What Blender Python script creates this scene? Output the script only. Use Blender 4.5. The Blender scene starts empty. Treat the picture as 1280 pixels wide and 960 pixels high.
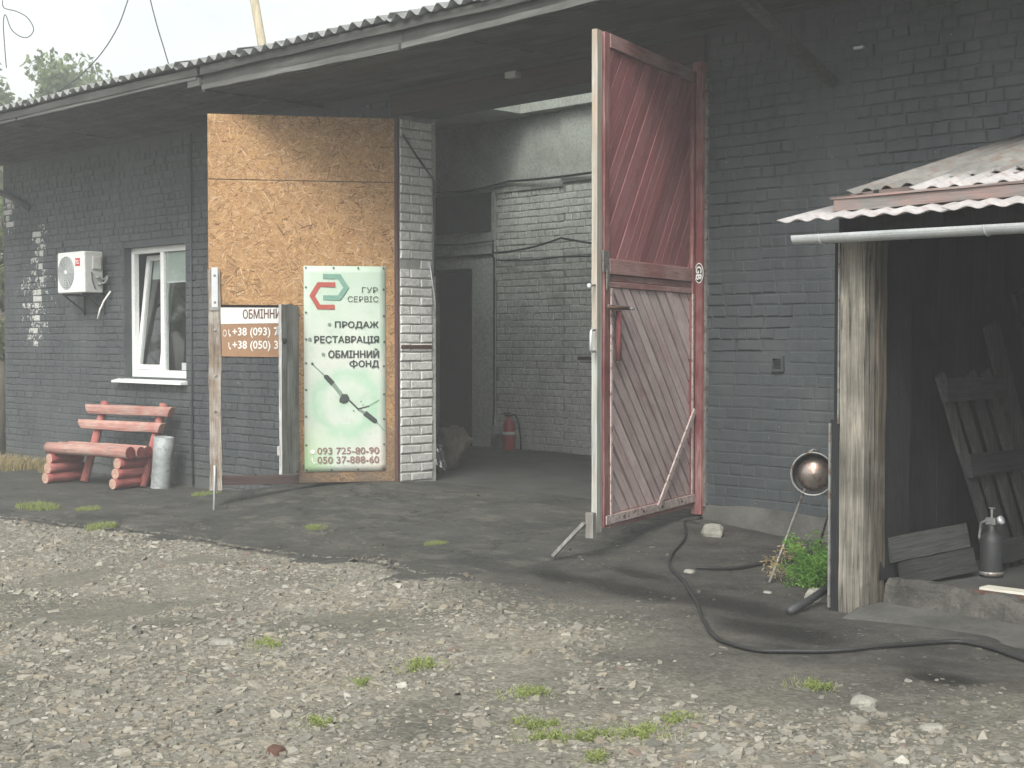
import bpy, math, random
import numpy as np
from mathutils import Matrix, Vector

random.seed(7)
RNG = np.random.default_rng(11)
R = math.radians
scene = bpy.context.scene
COL = scene.collection

# ------------------------------------------------------------------ camera
cam_d = bpy.data.cameras.new("camera")
cam = bpy.data.objects.new("camera", cam_d)
COL.objects.link(cam)
cam_d.sensor_width = 36.0
cam_d.lens = 50.62
cam_d.clip_start = 0.05
cam_d.clip_end = 3000
CAM = (11.187, -9.245, 1.45)
cam.location = CAM
cam.rotation_euler = (R(90 - 1.75), 0, R(45.97))
scene.camera = cam

# ------------------------------------------------------------------ sky, sun, exposure
SUN_AZ = math.atan2(0.50, -0.87)      # compass bearing of the sun measured from +Y towards +X
SUN_EL = R(43)
world = bpy.data.worlds.new("World")
scene.world = world
world.use_nodes = True
wn, wl = world.node_tree.nodes, world.node_tree.links
wn.clear()
w_out = wn.new("ShaderNodeOutputWorld")
w_bg = wn.new("ShaderNodeBackground")
w_sky = wn.new("ShaderNodeTexSky")
w_sky.sky_type = 'NISHITA'
w_sky.sun_disc = False
w_sky.sun_elevation = SUN_EL
w_sky.sun_rotation = SUN_AZ
w_sky.air_density = 1.0
w_sky.dust_density = 4.0
w_hs = wn.new("ShaderNodeHueSaturation")
w_hs.inputs["Saturation"].default_value = 0.10
w_tc = wn.new("ShaderNodeTexCoord")
w_mp = wn.new("ShaderNodeMapping")
w_mp.inputs["Scale"].default_value = (1.0, 1.0, 2.2)
w_nz = wn.new("ShaderNodeTexNoise")
w_nz.inputs["Scale"].default_value = 2.6
w_nz.inputs["Detail"].default_value = 6
w_nz.inputs["Roughness"].default_value = 0.55
w_rp = wn.new("ShaderNodeValToRGB")
w_rp.color_ramp.elements[0].position = 0.30
w_rp.color_ramp.elements[0].color = (0.58, 0.605, 0.61, 1)
w_rp.color_ramp.elements[1].position = 0.68
w_rp.color_ramp.elements[1].color = (0.92, 0.94, 0.925, 1)
w_mx = wn.new("ShaderNodeMix")
w_mx.data_type = 'RGBA'
w_mx.blend_type = 'MULTIPLY'
w_mx.inputs[0].default_value = 1.0
wl.new(w_sky.outputs[0], w_hs.inputs["Color"])
wl.new(w_tc.outputs["Generated"], w_mp.inputs[0])
wl.new(w_mp.outputs[0], w_nz.inputs["Vector"])
wl.new(w_nz.outputs["Fac"], w_rp.inputs[0])
wl.new(w_hs.outputs[0], w_mx.inputs[6])
wl.new(w_rp.outputs[0], w_mx.inputs[7])
wl.new(w_mx.outputs[2], w_bg.inputs["Color"])
w_bg.inputs["Strength"].default_value = 0.15
wl.new(w_bg.outputs[0], w_out.inputs["Surface"])

sun_d = bpy.data.lights.new("sun", 'SUN')
sun_d.energy = 1.4
sun_d.angle = R(22)
sun_d.color = (1.0, 0.965, 0.90)
sun = bpy.data.objects.new("sun", sun_d)
COL.objects.link(sun)
sd = Vector((math.sin(SUN_AZ) * math.cos(SUN_EL), math.cos(SUN_AZ) * math.cos(SUN_EL), math.sin(SUN_EL)))
sun.rotation_euler = sd.to_track_quat('Z', 'Y').to_euler()

scene.view_settings.view_transform = 'Standard'
scene.view_settings.look = 'None'
scene.view_settings.gamma = 1.0
scene.view_settings.exposure = 1.2
scene.view_settings.use_curve_mapping = False
try:
    scene.cycles.use_denoising = True
    scene.cycles.volume_bounces = 1
    scene.cycles.max_bounces = 6
    scene.cycles.diffuse_bounces = 4
except Exception:
    pass


# ------------------------------------------------------------------ node helpers
class NT:
    def __init__(s, name):
        s.m = bpy.data.materials.new(name)
        s.m.use_nodes = True
        s.t = s.m.node_tree
        s.t.nodes.clear()
        s.out = s.t.nodes.new("ShaderNodeOutputMaterial")
        s.b = s.t.nodes.new("ShaderNodeBsdfPrincipled")
        s.t.links.new(s.b.outputs[0], s.out.inputs["Surface"])
        s._co = {}

    def link(s, a, b):
        s.t.links.new(a, b)

    def set(s, key, v):
        sock = s.b.inputs[key]
        if hasattr(v, "is_output"):
            s.link(v, sock)
        else:
            sock.default_value = v if not (isinstance(v, tuple) and len(v) == 3 and sock.type == 'RGBA') else (*v, 1)

    def co(s, kind="Object", scale=(1, 1, 1), rot=(0, 0, 0), loc=(0, 0, 0)):
        key = (kind, scale, rot, loc)
        if key in s._co:
            return s._co[key]
        if kind == "World":
            o = s.t.nodes.new("ShaderNodeNewGeometry").outputs["Position"]
        else:
            o = s.t.nodes.new("ShaderNodeTexCoord").outputs[kind]
        mp = s.t.nodes.new("ShaderNodeMapping")
        mp.inputs["Scale"].default_value = scale
        mp.inputs["Rotation"].default_value = rot
        mp.inputs["Location"].default_value = loc
        s.link(o, mp.inputs[0])
        s._co[key] = mp.outputs[0]
        return mp.outputs[0]

    def noise(s, co, scale, detail=4, rough=0.55, dist=0.0):
        n = s.t.nodes.new("ShaderNodeTexNoise")
        n.inputs["Scale"].default_value = scale
        n.inputs["Detail"].default_value = detail
        n.inputs["Roughness"].default_value = rough
        n.inputs["Distortion"].default_value = dist
        s.link(co, n.inputs["Vector"])
        return n.outputs["Fac"]

    def voro(s, co, scale, feature='F1', out="Distance"):
        n = s.t.nodes.new("ShaderNodeTexVoronoi")
        n.feature = feature
        n.inputs["Scale"].default_value = scale
        s.link(co, n.inputs["Vector"])
        return n.outputs[out]

    def ramp(s, f, *stops):
        n = s.t.nodes.new("ShaderNodeValToRGB")
        e = n.color_ramp.elements
        while len(e) < len(stops):
            e.new(0.5)
        for i, (p, c) in enumerate(stops):
            e[i].position = p
            if not isinstance(c, tuple):
                c = (c, c, c)
            e[i].color = (*c, 1)
        s.link(f, n.inputs[0])
        return n.outputs[0]

    def mix(s, f, a, b, mode='MIX'):
        n = s.t.nodes.new("ShaderNodeMix")
        n.data_type = 'RGBA'
        n.blend_type = mode
        for sock, v in ((n.inputs[0], f), (n.inputs[6], a), (n.inputs[7], b)):
            if hasattr(v, "is_output"):
                s.link(v, sock)
            elif isinstance(v, tuple):
                sock.default_value = (*v, 1)
            else:
                sock.default_value = v
        return n.outputs[2]

    def math(s, op, a, b=0.0, clamp=False):
        n = s.t.nodes.new("ShaderNodeMath")
        n.operation = op
        n.use_clamp = clamp
        for sock, v in ((n.inputs[0], a), (n.inputs[1], b)):
            if hasattr(v, "is_output"):
                s.link(v, sock)
            else:
                sock.default_value = v
        return n.outputs[0]

    def sep(s, co):
        n = s.t.nodes.new("ShaderNodeSeparateXYZ")
        s.link(co, n.inputs[0])
        return n.outputs

    def attr(s, name, out="Fac"):
        n = s.t.nodes.new("ShaderNodeAttribute")
        n.attribute_name = name
        return n.outputs[out]

    def rand(s):
        return s.t.nodes.new("ShaderNodeObjectInfo").outputs["Random"]

    def bump(s, h, strength=0.3, dist=0.01):
        n = s.t.nodes.new("ShaderNodeBump")
        n.inputs["Strength"].default_value = strength
        n.inputs["Distance"].default_value = dist
        s.link(h, n.inputs["Height"])
        s.link(n.outputs[0], s.b.inputs["Normal"])


def simple(name, col, rough=0.7, metal=0.0, var=0.25, scale=6.0, bump=0.2, bd=0.004, co="Object", col2=None, fine=60.0, spec=0.4):
    n = NT(name)
    c = n.co(co)
    f = n.noise(c, scale, 6, 0.6)
    dark = tuple(x * (1 - var) for x in col)
    lite = tuple(min(1, x * (1 + var)) for x in col)
    base = n.ramp(f, (0.3, dark), (0.7, lite))
    if col2:
        g = n.noise(c, scale * 2.3, 5, 0.65)
        base = n.mix(n.ramp(g, (0.52, 0.0), (0.66, 1.0)), base, col2)
    g2 = n.noise(c, fine, 3, 0.6)
    base = n.mix(0.35, base, n.ramp(g2, (0.3, 0.55), (0.7, 1.0)), 'MULTIPLY')
    n.set("Base Color", base)
    n.set("Roughness", rough)
    n.set("Metallic", metal)
    n.set("Specular IOR Level", spec)
    if bump:
        n.bump(g2, bump, bd)
    return n.m


def wood(name, col, col2, axis='Z', rough=0.8, sc=1.0, worn=None, knots=True, bump=0.5, band=(0.35, 0.65), wpos=(0.5, 0.62), lump=1.6, fmix=0.5, crack=0.0):
    """grained wood; the grain runs along the local axis; worn = colour of bare or stained places"""
    n = NT(name)
    s = {'X': (0.7, 16, 16), 'Y': (16, 0.7, 16), 'Z': (16, 16, 0.7)}[axis]
    s = tuple(x * sc for x in s)
    c = n.co("Object", s)
    rnd = n.t.nodes.new("ShaderNodeVectorMath")
    rnd.operation = 'ADD'
    n.link(c, rnd.inputs[0])
    mul = n.math('MULTIPLY', n.rand(), 37.0)
    n.link(mul, rnd.inputs[1])
    c = rnd.outputs[0]
    g = n.noise(c, 2.2, 6, 0.65, 0.08)
    base = n.ramp(g, (band[0], col), (band[1], col2))
    fine = n.noise(c, 9.0, 4, 0.7)
    base = n.mix(fmix, base, n.ramp(fine, (0.35, 0.45), (0.6, 1.0)), 'MULTIPLY')
    cc = n.co("Object")
    r2 = n.t.nodes.new("ShaderNodeVectorMath")
    r2.operation = 'ADD'
    n.link(cc, r2.inputs[0])
    n.link(mul, r2.inputs[1])
    big = n.noise(r2.outputs[0], lump, 5, 0.6)
    if worn:
        wmix = n.math('MULTIPLY', n.ramp(big, (wpos[0] - 0.12, 0.0), (wpos[1], 1.0)), n.ramp(fine, (0.38, 0.25), (0.62, 1.0)))
        base = n.mix(wmix, base, worn)
    if crack:
        cs = {'X': (0.5, 30, 30), 'Y': (30, 0.5, 30), 'Z': (30, 30, 0.5)}[axis]
        r3 = n.t.nodes.new("ShaderNodeVectorMath")
        r3.operation = 'ADD'
        n.link(n.co("Object", cs), r3.inputs[0])
        n.link(mul, r3.inputs[1])
        ck = n.noise(r3.outputs[0], 1.0, 3, 0.5, 0.3)
        cm = n.ramp(n.math('ABSOLUTE', n.math('SUBTRACT', ck, 0.5)), (0.006, 1.0), (0.022, 0.0))
        cm = n.math('MULTIPLY', cm, n.ramp(big, (0.40, 0.15), (0.58, 1.0)))
        base = n.mix(n.math('MULTIPLY', cm, crack), base, (0.018, 0.016, 0.014))
    tint = n.ramp(n.rand(), (0.0, 0.78), (1.0, 1.1))
    base = n.mix(1.0, base, tint, 'MULTIPLY')
    n.set("Base Color", base)
    n.set("Roughness", rough)
    n.set("Specular IOR Level", 0.12)
    n.bump(g, bump, 0.006)
    return n.m


MAT = {}

# ---- painted brick: slate paint, flaked off some bricks at the far end
def m_wallpaint():
    n = NT("slate_paint")
    c = n.co("World")
    a = n.noise(c, 1.3, 5, 0.6)
    base = n.ramp(a, (0.30, (0.046, 0.053, 0.057)), (0.72, (0.069, 0.078, 0.082)))
    b = n.noise(c, 22, 5, 0.65)
    base = n.mix(0.45, base, n.ramp(b, (0.3, 0.55), (0.72, 1.15)), 'MULTIPLY')
    sk = n.noise(n.co("World", (5, 5, .45)), 1.6, 5, 0.65)
    base = n.mix(n.ramp(sk, (0.52, 0.0), (0.75, 0.4)), base, (0.09, 0.096, 0.094))
    base = n.mix(n.ramp(sk, (0.30, 0.55), (0.44, 0.0)), base, (0.026, 0.030, 0.031))
    # rising dust near the ground
    z = n.sep(c)[2]
    d = n.math('ADD', n.ramp(n.math('ADD', z, 0.40), (0.0, 0.75), (0.55, 0.0)), n.math('MULTIPLY', n.math('SUBTRACT', a, 0.5), 1.1), True)
    base = n.mix(n.math('MULTIPLY', d, 0.42), base, (0.15, 0.14, 0.12))
    # chips of paint down to lime, in scattered spots
    v = n.noise(c, 34, 3, 0.5)
    chip = n.ramp(v, (0.735, 0.0), (0.75, 1.0))
    base = n.mix(n.math('MULTIPLY', chip, n.ramp(n.noise(c, 1.9, 2), (0.55, 0.0), (0.62, 1.0))), base, (0.5, 0.5, 0.47))
    bare = n.attr("bare")
    nz = n.noise(c, 26, 4, 0.6)
    fl = n.math('GREATER_THAN', n.math('ADD', bare, n.math('MULTIPLY', n.math('SUBTRACT', nz, 0.5), 1.5)), 0.58)
    base = n.mix(fl, base, n.ramp(n.noise(c, 50, 3), (0.3, (0.30, 0.295, 0.275)), (0.7, (0.56, 0.555, 0.52))))
    n.set("Base Color", base)
    n.set("Roughness", n.ramp(b, (0.3, 0.55), (0.7, 0.75)))
    n.set("Specular IOR Level", 0.35)
    n.bump(n.math('ADD', n.math('MULTIPLY', b, 0.7), n.noise(c, 90, 3)), 0.45, 0.006)
    return n.m

def m_whitewash(name, hi=(0.62, 0.61, 0.57), lo=(0.30, 0.29, 0.26)):
    n = NT(name)
    c = n.co("World")
    a = n.noise(c, 2.2, 6, 0.65)
    base = n.ramp(a, (0.30, lo), (0.62, hi))
    b = n.noise(c, 28, 5, 0.65)
    base = n.mix(0.6, base, n.ramp(b, (0.32, 0.45), (0.65, 1.0)), 'MULTIPLY')
    z = n.sep(c)[2]
    soot = n.math('ADD', n.ramp(z, (0.0, 0.9), (0.9, 0.0)), n.math('MULTIPLY', n.math('SUBTRACT', a, 0.5), 1.0), True)
    base = n.mix(n.math('MULTIPLY', soot, 0.45), base, (0.10, 0.095, 0.085))
    n.set("Base Color", base)
    n.set("Roughness", 0.9)
    n.bump(b, 0.5, 0.008)
    return n.m

def m_osb(name, dirty=0.0):
    n = NT(name)
    layers = None
    for k, (sc, off) in enumerate(((5.0, 0.0), (6.5, 3.7), (8.0, 8.1))):
        c = n.co("Object", (1, 0.2, 1), (0, 0, 0), (off, 0, off * 1.7))
        ang = n.voro(c, sc, 'F1', "Color")
        rr = n.t.nodes.new("ShaderNodeVectorRotate")
        rr.rotation_type = 'Y_AXIS'
        n.link(c, rr.inputs["Vector"])
        sepc = n.t.nodes.new("ShaderNodeSeparateColor")
        n.link(ang, sepc.inputs[0])
        n.link(n.math('MULTIPLY', n.math('SUBTRACT', sepc.outputs[0], 0.5), 2.6), rr.inputs["Angle"])
        sv = n.t.nodes.new("ShaderNodeVectorMath")
        sv.operation = 'MULTIPLY'
        sv.inputs[1].default_value = (4.5, 1, 42)
        n.link(rr.outputs[0], sv.inputs[0])
        f = n.noise(sv.outputs[0], 1.0, 3, 0.6)
        strand = n.ramp(f, (0.28, (0.15, 0.083, 0.040)), (0.42, (0.34, 0.205, 0.105)), (0.62, (0.50, 0.345, 0.195)))
        tint = n.ramp(sepc.outputs[1], (0.0, (0.66, 0.60, 0.52)), (1.0, (1.12, 1.04, 0.92)))
        strand = n.mix(1.0, strand, tint, 'MULTIPLY')
        if layers is None:
            layers = strand
            hgt = f
        else:
            layers = n.mix(n.ramp(n.noise(n.co("Object", (1, .2, 1)), 14 + 6 * k, 3, 0.6), (0.47, 0.0), (0.53, 1.0)), layers, strand)
    co = n.co("Object")
    g = n.noise(co, 1.3, 4, 0.6)
    base = n.mix(n.ramp(g, (0.42, 0.0), (0.72, 0.55)), layers, (0.20, 0.155, 0.11))
    if dirty:
        z = n.sep(co)[2]
        dm = n.math('ADD', n.ramp(z, (0.0, 1.0), (dirty, 0.0)), n.math('MULTIPLY', n.math('SUBTRACT', n.noise(co, 5, 5, 0.7), 0.5), 1.6), True)
        base = n.mix(n.math('MULTIPLY', dm, 0.85), base, (0.075, 0.062, 0.05))
    n.set("Base Color", base)
    n.set("Roughness", 0.75)
    n.set("Specular IOR Level", 0.3)
    n.bump(hgt, 0.25, 0.003)
    return n.m

def m_ground():
    n = NT("yard_dirt")
    c = n.co("World")
    dust = n.attr("dust")
    a = n.noise(c, 0.9, 6, 0.6)
    dirt = n.ramp(a, (0.32, (0.12, 0.114, 0.096)), (0.52, (0.18, 0.169, 0.14)), (0.72, (0.25, 0.232, 0.188)))
    b = n.noise(c, 14, 6, 0.7)
    dirt = n.mix(0.7, dirt, n.ramp(b, (0.28, 0.5), (0.7, 1.12)), 'MULTIPLY')
    grit = n.voro(c, 58, 'F1', "Color")
    gs = n.t.nodes.new("ShaderNodeSeparateColor")
    n.link(grit, gs.inputs[0])
    dirt = n.mix(0.6, dirt, n.ramp(gs.outputs[0], (0.0, (0.50, 0.49, 0.46)), (1.0, (1.5, 1.48, 1.42))), 'MULTIPLY')
    coal = n.ramp(n.noise(c, 2.6, 6, 0.65), (0.30, (0.027, 0.026, 0.024)), (0.70, (0.078, 0.074, 0.066)))
    coal = n.mix(0.6, coal, n.ramp(b, (0.3, 0.45), (0.7, 1.3)), 'MULTIPLY')
    f = n.math('ADD', dust, n.math('MULTIPLY', n.math('SUBTRACT', n.noise(c, 1.7, 6, 0.7), 0.5), 0.75), True)
    f = n.ramp(f, (0.10, 0.0), (0.95, 1.0))
    base = n.mix(f, dirt, coal)
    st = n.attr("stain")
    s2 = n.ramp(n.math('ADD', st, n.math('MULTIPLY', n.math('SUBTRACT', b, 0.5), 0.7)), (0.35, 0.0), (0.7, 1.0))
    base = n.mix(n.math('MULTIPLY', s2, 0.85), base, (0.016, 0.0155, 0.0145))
    n.set("Base Color", base)
    n.set("Roughness", n.mix(s2, (0.95, 0.95, 0.95), (0.5, 0.5, 0.5)))
    n.set("Specular IOR Level", 0.2)
    n.bump(n.math('ADD', n.math('MULTIPLY', b, 0.8), n.math('MULTIPLY', n.voro(c, 46), 0.6)), 0.6, 0.014)
    return n.m

def m_asphalt():
    n = NT("old_asphalt")
    c = n.co("World")
    a = n.noise(c, 1.1, 6, 0.62)
    base = n.ramp(a, (0.30, (0.032, 0.032, 0.030)), (0.70, (0.080, 0.077, 0.069)))
    b = n.noise(c, 24, 6, 0.7)
    base = n.mix(0.6, base, n.ramp(b, (0.3, 0.5), (0.7, 1.25)), 'MULTIPLY')
    d = n.noise(n.co("World", (1, 2.2, 1)), 3.1, 6, 0.7)
    base = n.mix(n.ramp(d, (0.50, 0.0), (0.70, 0.7)), base, (0.13, 0.12, 0.098))
    ck = n.math('ABSOLUTE', n.math('SUBTRACT', n.noise(n.co("World", (1, 1.8, 1)), 0.9, 7, 0.62), 0.5))
    wob = n.math('ADD', ck, n.math('MULTIPLY', n.math('SUBTRACT', n.noise(c, 6, 5, 0.7), 0.5), 0.01))
    crack = n.math('MULTIPLY', n.ramp(wob, (0.003, 1.0), (0.009, 0.0)), n.ramp(n.noise(c, 0.8, 3), (0.46, 0.0), (0.56, 1.0)))
    base = n.mix(n.math('MULTIPLY', crack, 0.8), base, (0.022, 0.021, 0.019))
    n.set("Base Color", base)
    n.set("Roughness", 0.9)
    n.set("Specular IOR Level", 0.25)
    h = n.math('SUBTRACT', n.math('ADD', b, n.math('MULTIPLY', n.noise(c, 5, 5), 1.4)), n.math('MULTIPLY', crack, 1.2))
    n.bump(h, 0.7, 0.02)
    return n.m

def m_stone():
    n = NT("stone_chips")
    tone = n.attr("tone", "Color")
    c = n.co("World")
    b = n.noise(c, 60, 4, 0.6)
    n.set("Base Color", n.mix(0.6, tone, n.ramp(b, (0.3, 0.6), (0.7, 1.1)), 'MULTIPLY'))
    n.set("Roughness", 0.88)
    n.set("Specular IOR Level", 0.25)
    n.bump(b, 0.4, 0.004)
    return n.m

def m_leaf(name, lo, hi):
    n = NT(name)
    g = n.t.nodes.new("ShaderNodeNewGeometry")
    f = n.noise(n.co("World"), 7, 3, 0.6)
    n.set("Base Color", n.mix(n.ramp(g.outputs["Random Per Island"], (0, 0.0), (1, 1.0)), n.ramp(f, (0.35, lo), (0.65, hi)), hi))
    n.set("Roughness", 0.6)
    n.set("Specular IOR Level", 0.3)
    tr = n.t.nodes.new("ShaderNodeBsdfTranslucent")
    tr.inputs["Color"].default_value = (*[min(1, x * 1.5) for x in hi], 1)
    ms = n.t.nodes.new("ShaderNodeMixShader")
    ms.inputs[0].default_value = 0.35
    n.link(n.b.outputs[0], ms.inputs[1])
    n.link(tr.outputs[0], ms.inputs[2])
    n.link(ms.outputs[0], n.out.inputs["Surface"])
    return n.m

def m_glass():
    n = NT("window_glass")
    n.set("Base Color", (0.75, 0.8, 0.8))
    n.set("Roughness", 0.03)
    n.set("Transmission Weight", 1.0)
    n.set("IOR", 1.45)
    # thin pane: let light straight through, keep the mirror reflection
    tr = n.t.nodes.new("ShaderNodeBsdfTransparent")
    tr.inputs["Color"].default_value = (0.92, 0.95, 0.94, 1)
    gl = n.t.nodes.new("ShaderNodeBsdfGlossy")
    gl.inputs["Roughness"].default_value = 0.02
    lw = n.t.nodes.new("ShaderNodeLayerWeight")
    lw.inputs["Blend"].default_value = 0.5
    fac = n.math('ADD', n.math('MULTIPLY', n.math('POWER', lw.outputs["Facing"], 3.0), 0.7), 0.04, True)
    ms = n.t.nodes.new("ShaderNodeMixShader")
    n.link(fac, ms.inputs[0])
    n.link(tr.outputs[0], ms.inputs[1])
    n.link(gl.outputs[0], ms.inputs[2])
    n.link(ms.outputs[0], n.out.inputs["Surface"])
    return n.m

def m_banner():
    n = NT("printed_vinyl")
    c = n.co("Object")
    xyz = n.sep(c)
    a = n.noise(n.co("Object", (1, 1, 1)), 2.4, 5, 0.6)
    base = n.ramp(a, (0.34, (0.55, 0.68, 0.55)), (0.50, (0.68, 0.73, 0.65)), (0.66, (0.74, 0.745, 0.69)))
    # mint tint of the print at the head and a green wash behind the drawing (ink, not light)
    z = xyz[2]
    head = n.ramp(n.math('MULTIPLY', z, 0.48), (0.60, 0.0), (0.86, 1.0))
    base = n.mix(n.math('MULTIPLY', head, 0.75), base, (0.54, 0.67, 0.55))
    dx = n.math('SUBTRACT', xyz[0], 0.41)
    dz = n.math('SUBTRACT', z, 0.68)
    r = n.math('SQRT', n.math('ADD', n.math('MULTIPLY', dx, dx), n.math('MULTIPLY', dz, dz)))
    r = n.math('ADD', r, n.math('MULTIPLY', n.math('SUBTRACT', n.noise(c, 6, 5, 0.65), 0.5), 0.28))
    ring = n.ramp(r, (0.0, 0.25), (0.20, 0.15), (0.30, 0.95), (0.37, 0.25), (0.46, 0.0))
    base = n.mix(n.math('MULTIPLY', ring, 0.7), base, (0.38, 0.64, 0.45))
    foot = n.math('MULTIPLY', n.ramp(z, (0.10, 1.0), (0.52, 0.0)), n.ramp(xyz[0], (0.02, 1.0), (0.36, 0.0)))
    base = n.mix(foot, base, (0.52, 0.74, 0.42))
    pink = n.math('MULTIPLY', n.ramp(z, (0.05, 1.0), (0.40, 0.0)), n.ramp(xyz[0], (0.40, 0.0), (0.8, 0.6)))
    base = n.mix(pink, base, (0.76, 0.64, 0.55))
    grime = n.noise(n.co("Object", (1, 1, 1), (0, 0, 0), (5, 0, 3)), 9, 6, 0.75)
    base = n.mix(n.ramp(grime, (0.55, 0.0), (0.80, 0.5)), base, (0.46, 0.44, 0.38))
    base = n.mix(1.0, base, (0.78, 0.79, 0.775), 'MULTIPLY')
    n.set("Base Color", base)
    n.set("Roughness", 0.45)
    n.set("Specular IOR Level", 0.4)
    n.bump(n.noise(n.co("Object", (1, 1, .4)), 5, 3), 0.25, 0.02)
    return n.m

MAT['wall'] = m_wallpaint()
MAT['white_brick'] = m_whitewash("whitewashed_brick", (0.84, 0.83, 0.80), (0.55, 0.54, 0.51))
MAT['plaster'] = m_whitewash("grey_plaster", (0.62, 0.62, 0.59), (0.40, 0.40, 0.37))
MAT['trim_white'] = m_whitewash("white_door_trim", (0.82, 0.82, 0.79), (0.62, 0.62, 0.59))
MAT['mortar_white'] = simple("sooty_mortar", (0.36, 0.355, 0.335), 0.95, co="World")
MAT['osb'] = m_osb("strand_board")
MAT['osb_dirty'] = m_osb("strand_board_dirty", 1.1)
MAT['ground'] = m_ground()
MAT['asphalt'] = m_asphalt()
MAT['stone'] = m_stone()
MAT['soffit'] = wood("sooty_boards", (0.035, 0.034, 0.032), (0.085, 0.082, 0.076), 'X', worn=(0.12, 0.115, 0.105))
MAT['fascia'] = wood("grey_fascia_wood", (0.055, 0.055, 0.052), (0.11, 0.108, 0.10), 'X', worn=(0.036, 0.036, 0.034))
MAT['batten'] = wood("pale_batten_wood", (0.10, 0.10, 0.095), (0.18, 0.178, 0.168), 'X', worn=(0.08, 0.078, 0.072))
MAT['slate'] = simple("asbestos_slate", (0.22, 0.225, 0.22), 0.9, var=0.35, scale=3, co="World", col2=(0.12, 0.12, 0.11))
MAT['pvc'] = simple("white_plastic", (0.74, 0.745, 0.73), 0.4, var=0.06, scale=4, bump=0.0, fine=30)
MAT['ac'] = simple("white_enamel", (0.70, 0.705, 0.68), 0.45, var=0.08, scale=5, bump=0.0, fine=20)
MAT['ac_side'] = simple("shaded_side_enamel", (0.50, 0.51, 0.49), 0.5, var=0.1, scale=5, bump=0.0)  # white casing darkened: shade of its side put into the colour
MAT['dark'] = simple("dark_metal", (0.045, 0.047, 0.048), 0.55, 0.3, co="Object")
MAT['black'] = simple("black_rubber", (0.022, 0.022, 0.022), 0.6)
MAT['grille'] = simple("grille_grey", (0.26, 0.27, 0.26), 0.5, bump=0)
MAT['red_print'] = simple("red_print", (0.55, 0.04, 0.05), 0.5, var=0.05, bump=0)
MAT['white_print'] = simple("white_print", (0.80, 0.79, 0.76), 0.5, var=0.05, bump=0)
MAT['glass'] = m_glass()
MAT['clear'] = bpy.data.materials.new("added_rooflight_plastic")
MAT['clear'].use_nodes = True
_t = MAT['clear'].node_tree
_t.nodes.clear()
_o, _a, _b, _m = (_t.nodes.new(k) for k in ("ShaderNodeOutputMaterial", "ShaderNodeBsdfTransparent", "ShaderNodeBsdfTranslucent", "ShaderNodeMixShader"))
_a.inputs["Color"].default_value = (0.85, 0.88, 0.86, 1)
_b.inputs["Color"].default_value = (0.7, 0.72, 0.70, 1)
_m.inputs[0].default_value = 0.3
_t.links.new(_a.outputs[0], _m.inputs[1])
_t.links.new(_b.outputs[0], _m.inputs[2])
_t.links.new(_m.outputs[0], _o.inputs["Surface"])
MAT['blind'] = simple("roller_blind", (0.42, 0.45, 0.42), 0.8, var=0.05)
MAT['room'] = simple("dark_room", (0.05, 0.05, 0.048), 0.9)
MAT['bench'] = wood("salmon_painted_log", (0.37, 0.15, 0.132), (0.48, 0.225, 0.195), 'X', worn=(0.48, 0.36, 0.30), bump=0.9, sc=1.3, wpos=(0.44, 0.60), lump=4.0, crack=0.6, rough=0.9)
MAT['bench_red'] = wood("red_painted_log", (0.25, 0.062, 0.064), (0.35, 0.10, 0.098), 'Y', worn=(0.42, 0.18, 0.16), bump=0.25, sc=0.6, wpos=(0.55, 0.75))
MAT['bench_z'] = wood("red_painted_post", (0.32, 0.10, 0.095), (0.43, 0.16, 0.145), 'Z', worn=(0.46, 0.2, 0.16), bump=0.25, sc=0.6, wpos=(0.55, 0.75))
MAT['logend'] = simple("cut_log_end", (0.40, 0.25, 0.19), 0.85, var=0.3, scale=30)
MAT['logend_red'] = simple("painted_log_end", (0.16, 0.035, 0.035), 0.8, var=0.3, scale=30)
MAT['galv'] = simple("galvanised_steel", (0.34, 0.36, 0.36), 0.68, 0.35, var=0.3, scale=5, col2=(0.22, 0.23, 0.23), bump=0.1)
MAT['zinc'] = simple("pale_zinc", (0.58, 0.60, 0.61), 0.42, 0.35, var=0.12, scale=4, bump=0.08)
MAT['steel'] = simple("worn_steel", (0.30, 0.30, 0.29), 0.5, 0.6, var=0.35, scale=9, col2=(0.17, 0.10, 0.06))
MAT['dish'] = simple("tank_end_steel", (0.30, 0.25, 0.22), 0.38, 0.8, var=0.2, scale=9, col2=(0.22, 0.10, 0.07), bump=0.05)
MAT['rust'] = simple("rusty_brown", (0.10, 0.055, 0.04), 0.85, 0.1, var=0.4, scale=8)
MAT['pinkwood'] = wood("faded_red_planks", (0.38, 0.235, 0.23), (0.55, 0.43, 0.42), 'X', worn=(0.66, 0.57, 0.55), bump=0.5, wpos=(0.42, 0.62), lump=2.4, fmix=0.3, sc=1.5)
MAT['redwood'] = wood("red_painted_planks", (0.25, 0.088, 0.092), (0.32, 0.135, 0.138), 'X', worn=(0.35, 0.19, 0.19), bump=0.4, wpos=(0.58, 0.74), fmix=0.3, sc=1.5)
MAT['redrail'] = wood("red_rail", (0.24, 0.105, 0.10), (0.36, 0.19, 0.18), 'X', worn=(0.42, 0.30, 0.28), bump=0.4)
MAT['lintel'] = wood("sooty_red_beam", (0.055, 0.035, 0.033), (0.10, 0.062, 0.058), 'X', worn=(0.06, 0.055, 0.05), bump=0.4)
MAT['lintel_z'] = wood("dull_red_strip", (0.09, 0.040, 0.040), (0.15, 0.075, 0.072), 'Z', worn=(0.12, 0.10, 0.09), bump=0.4)
MAT['redstile'] = wood("red_stile", (0.14, 0.042, 0.045), (0.20, 0.068, 0.069), 'Z', worn=(0.38, 0.24, 0.22), bump=0.4, wpos=(0.55, 0.7))
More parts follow.
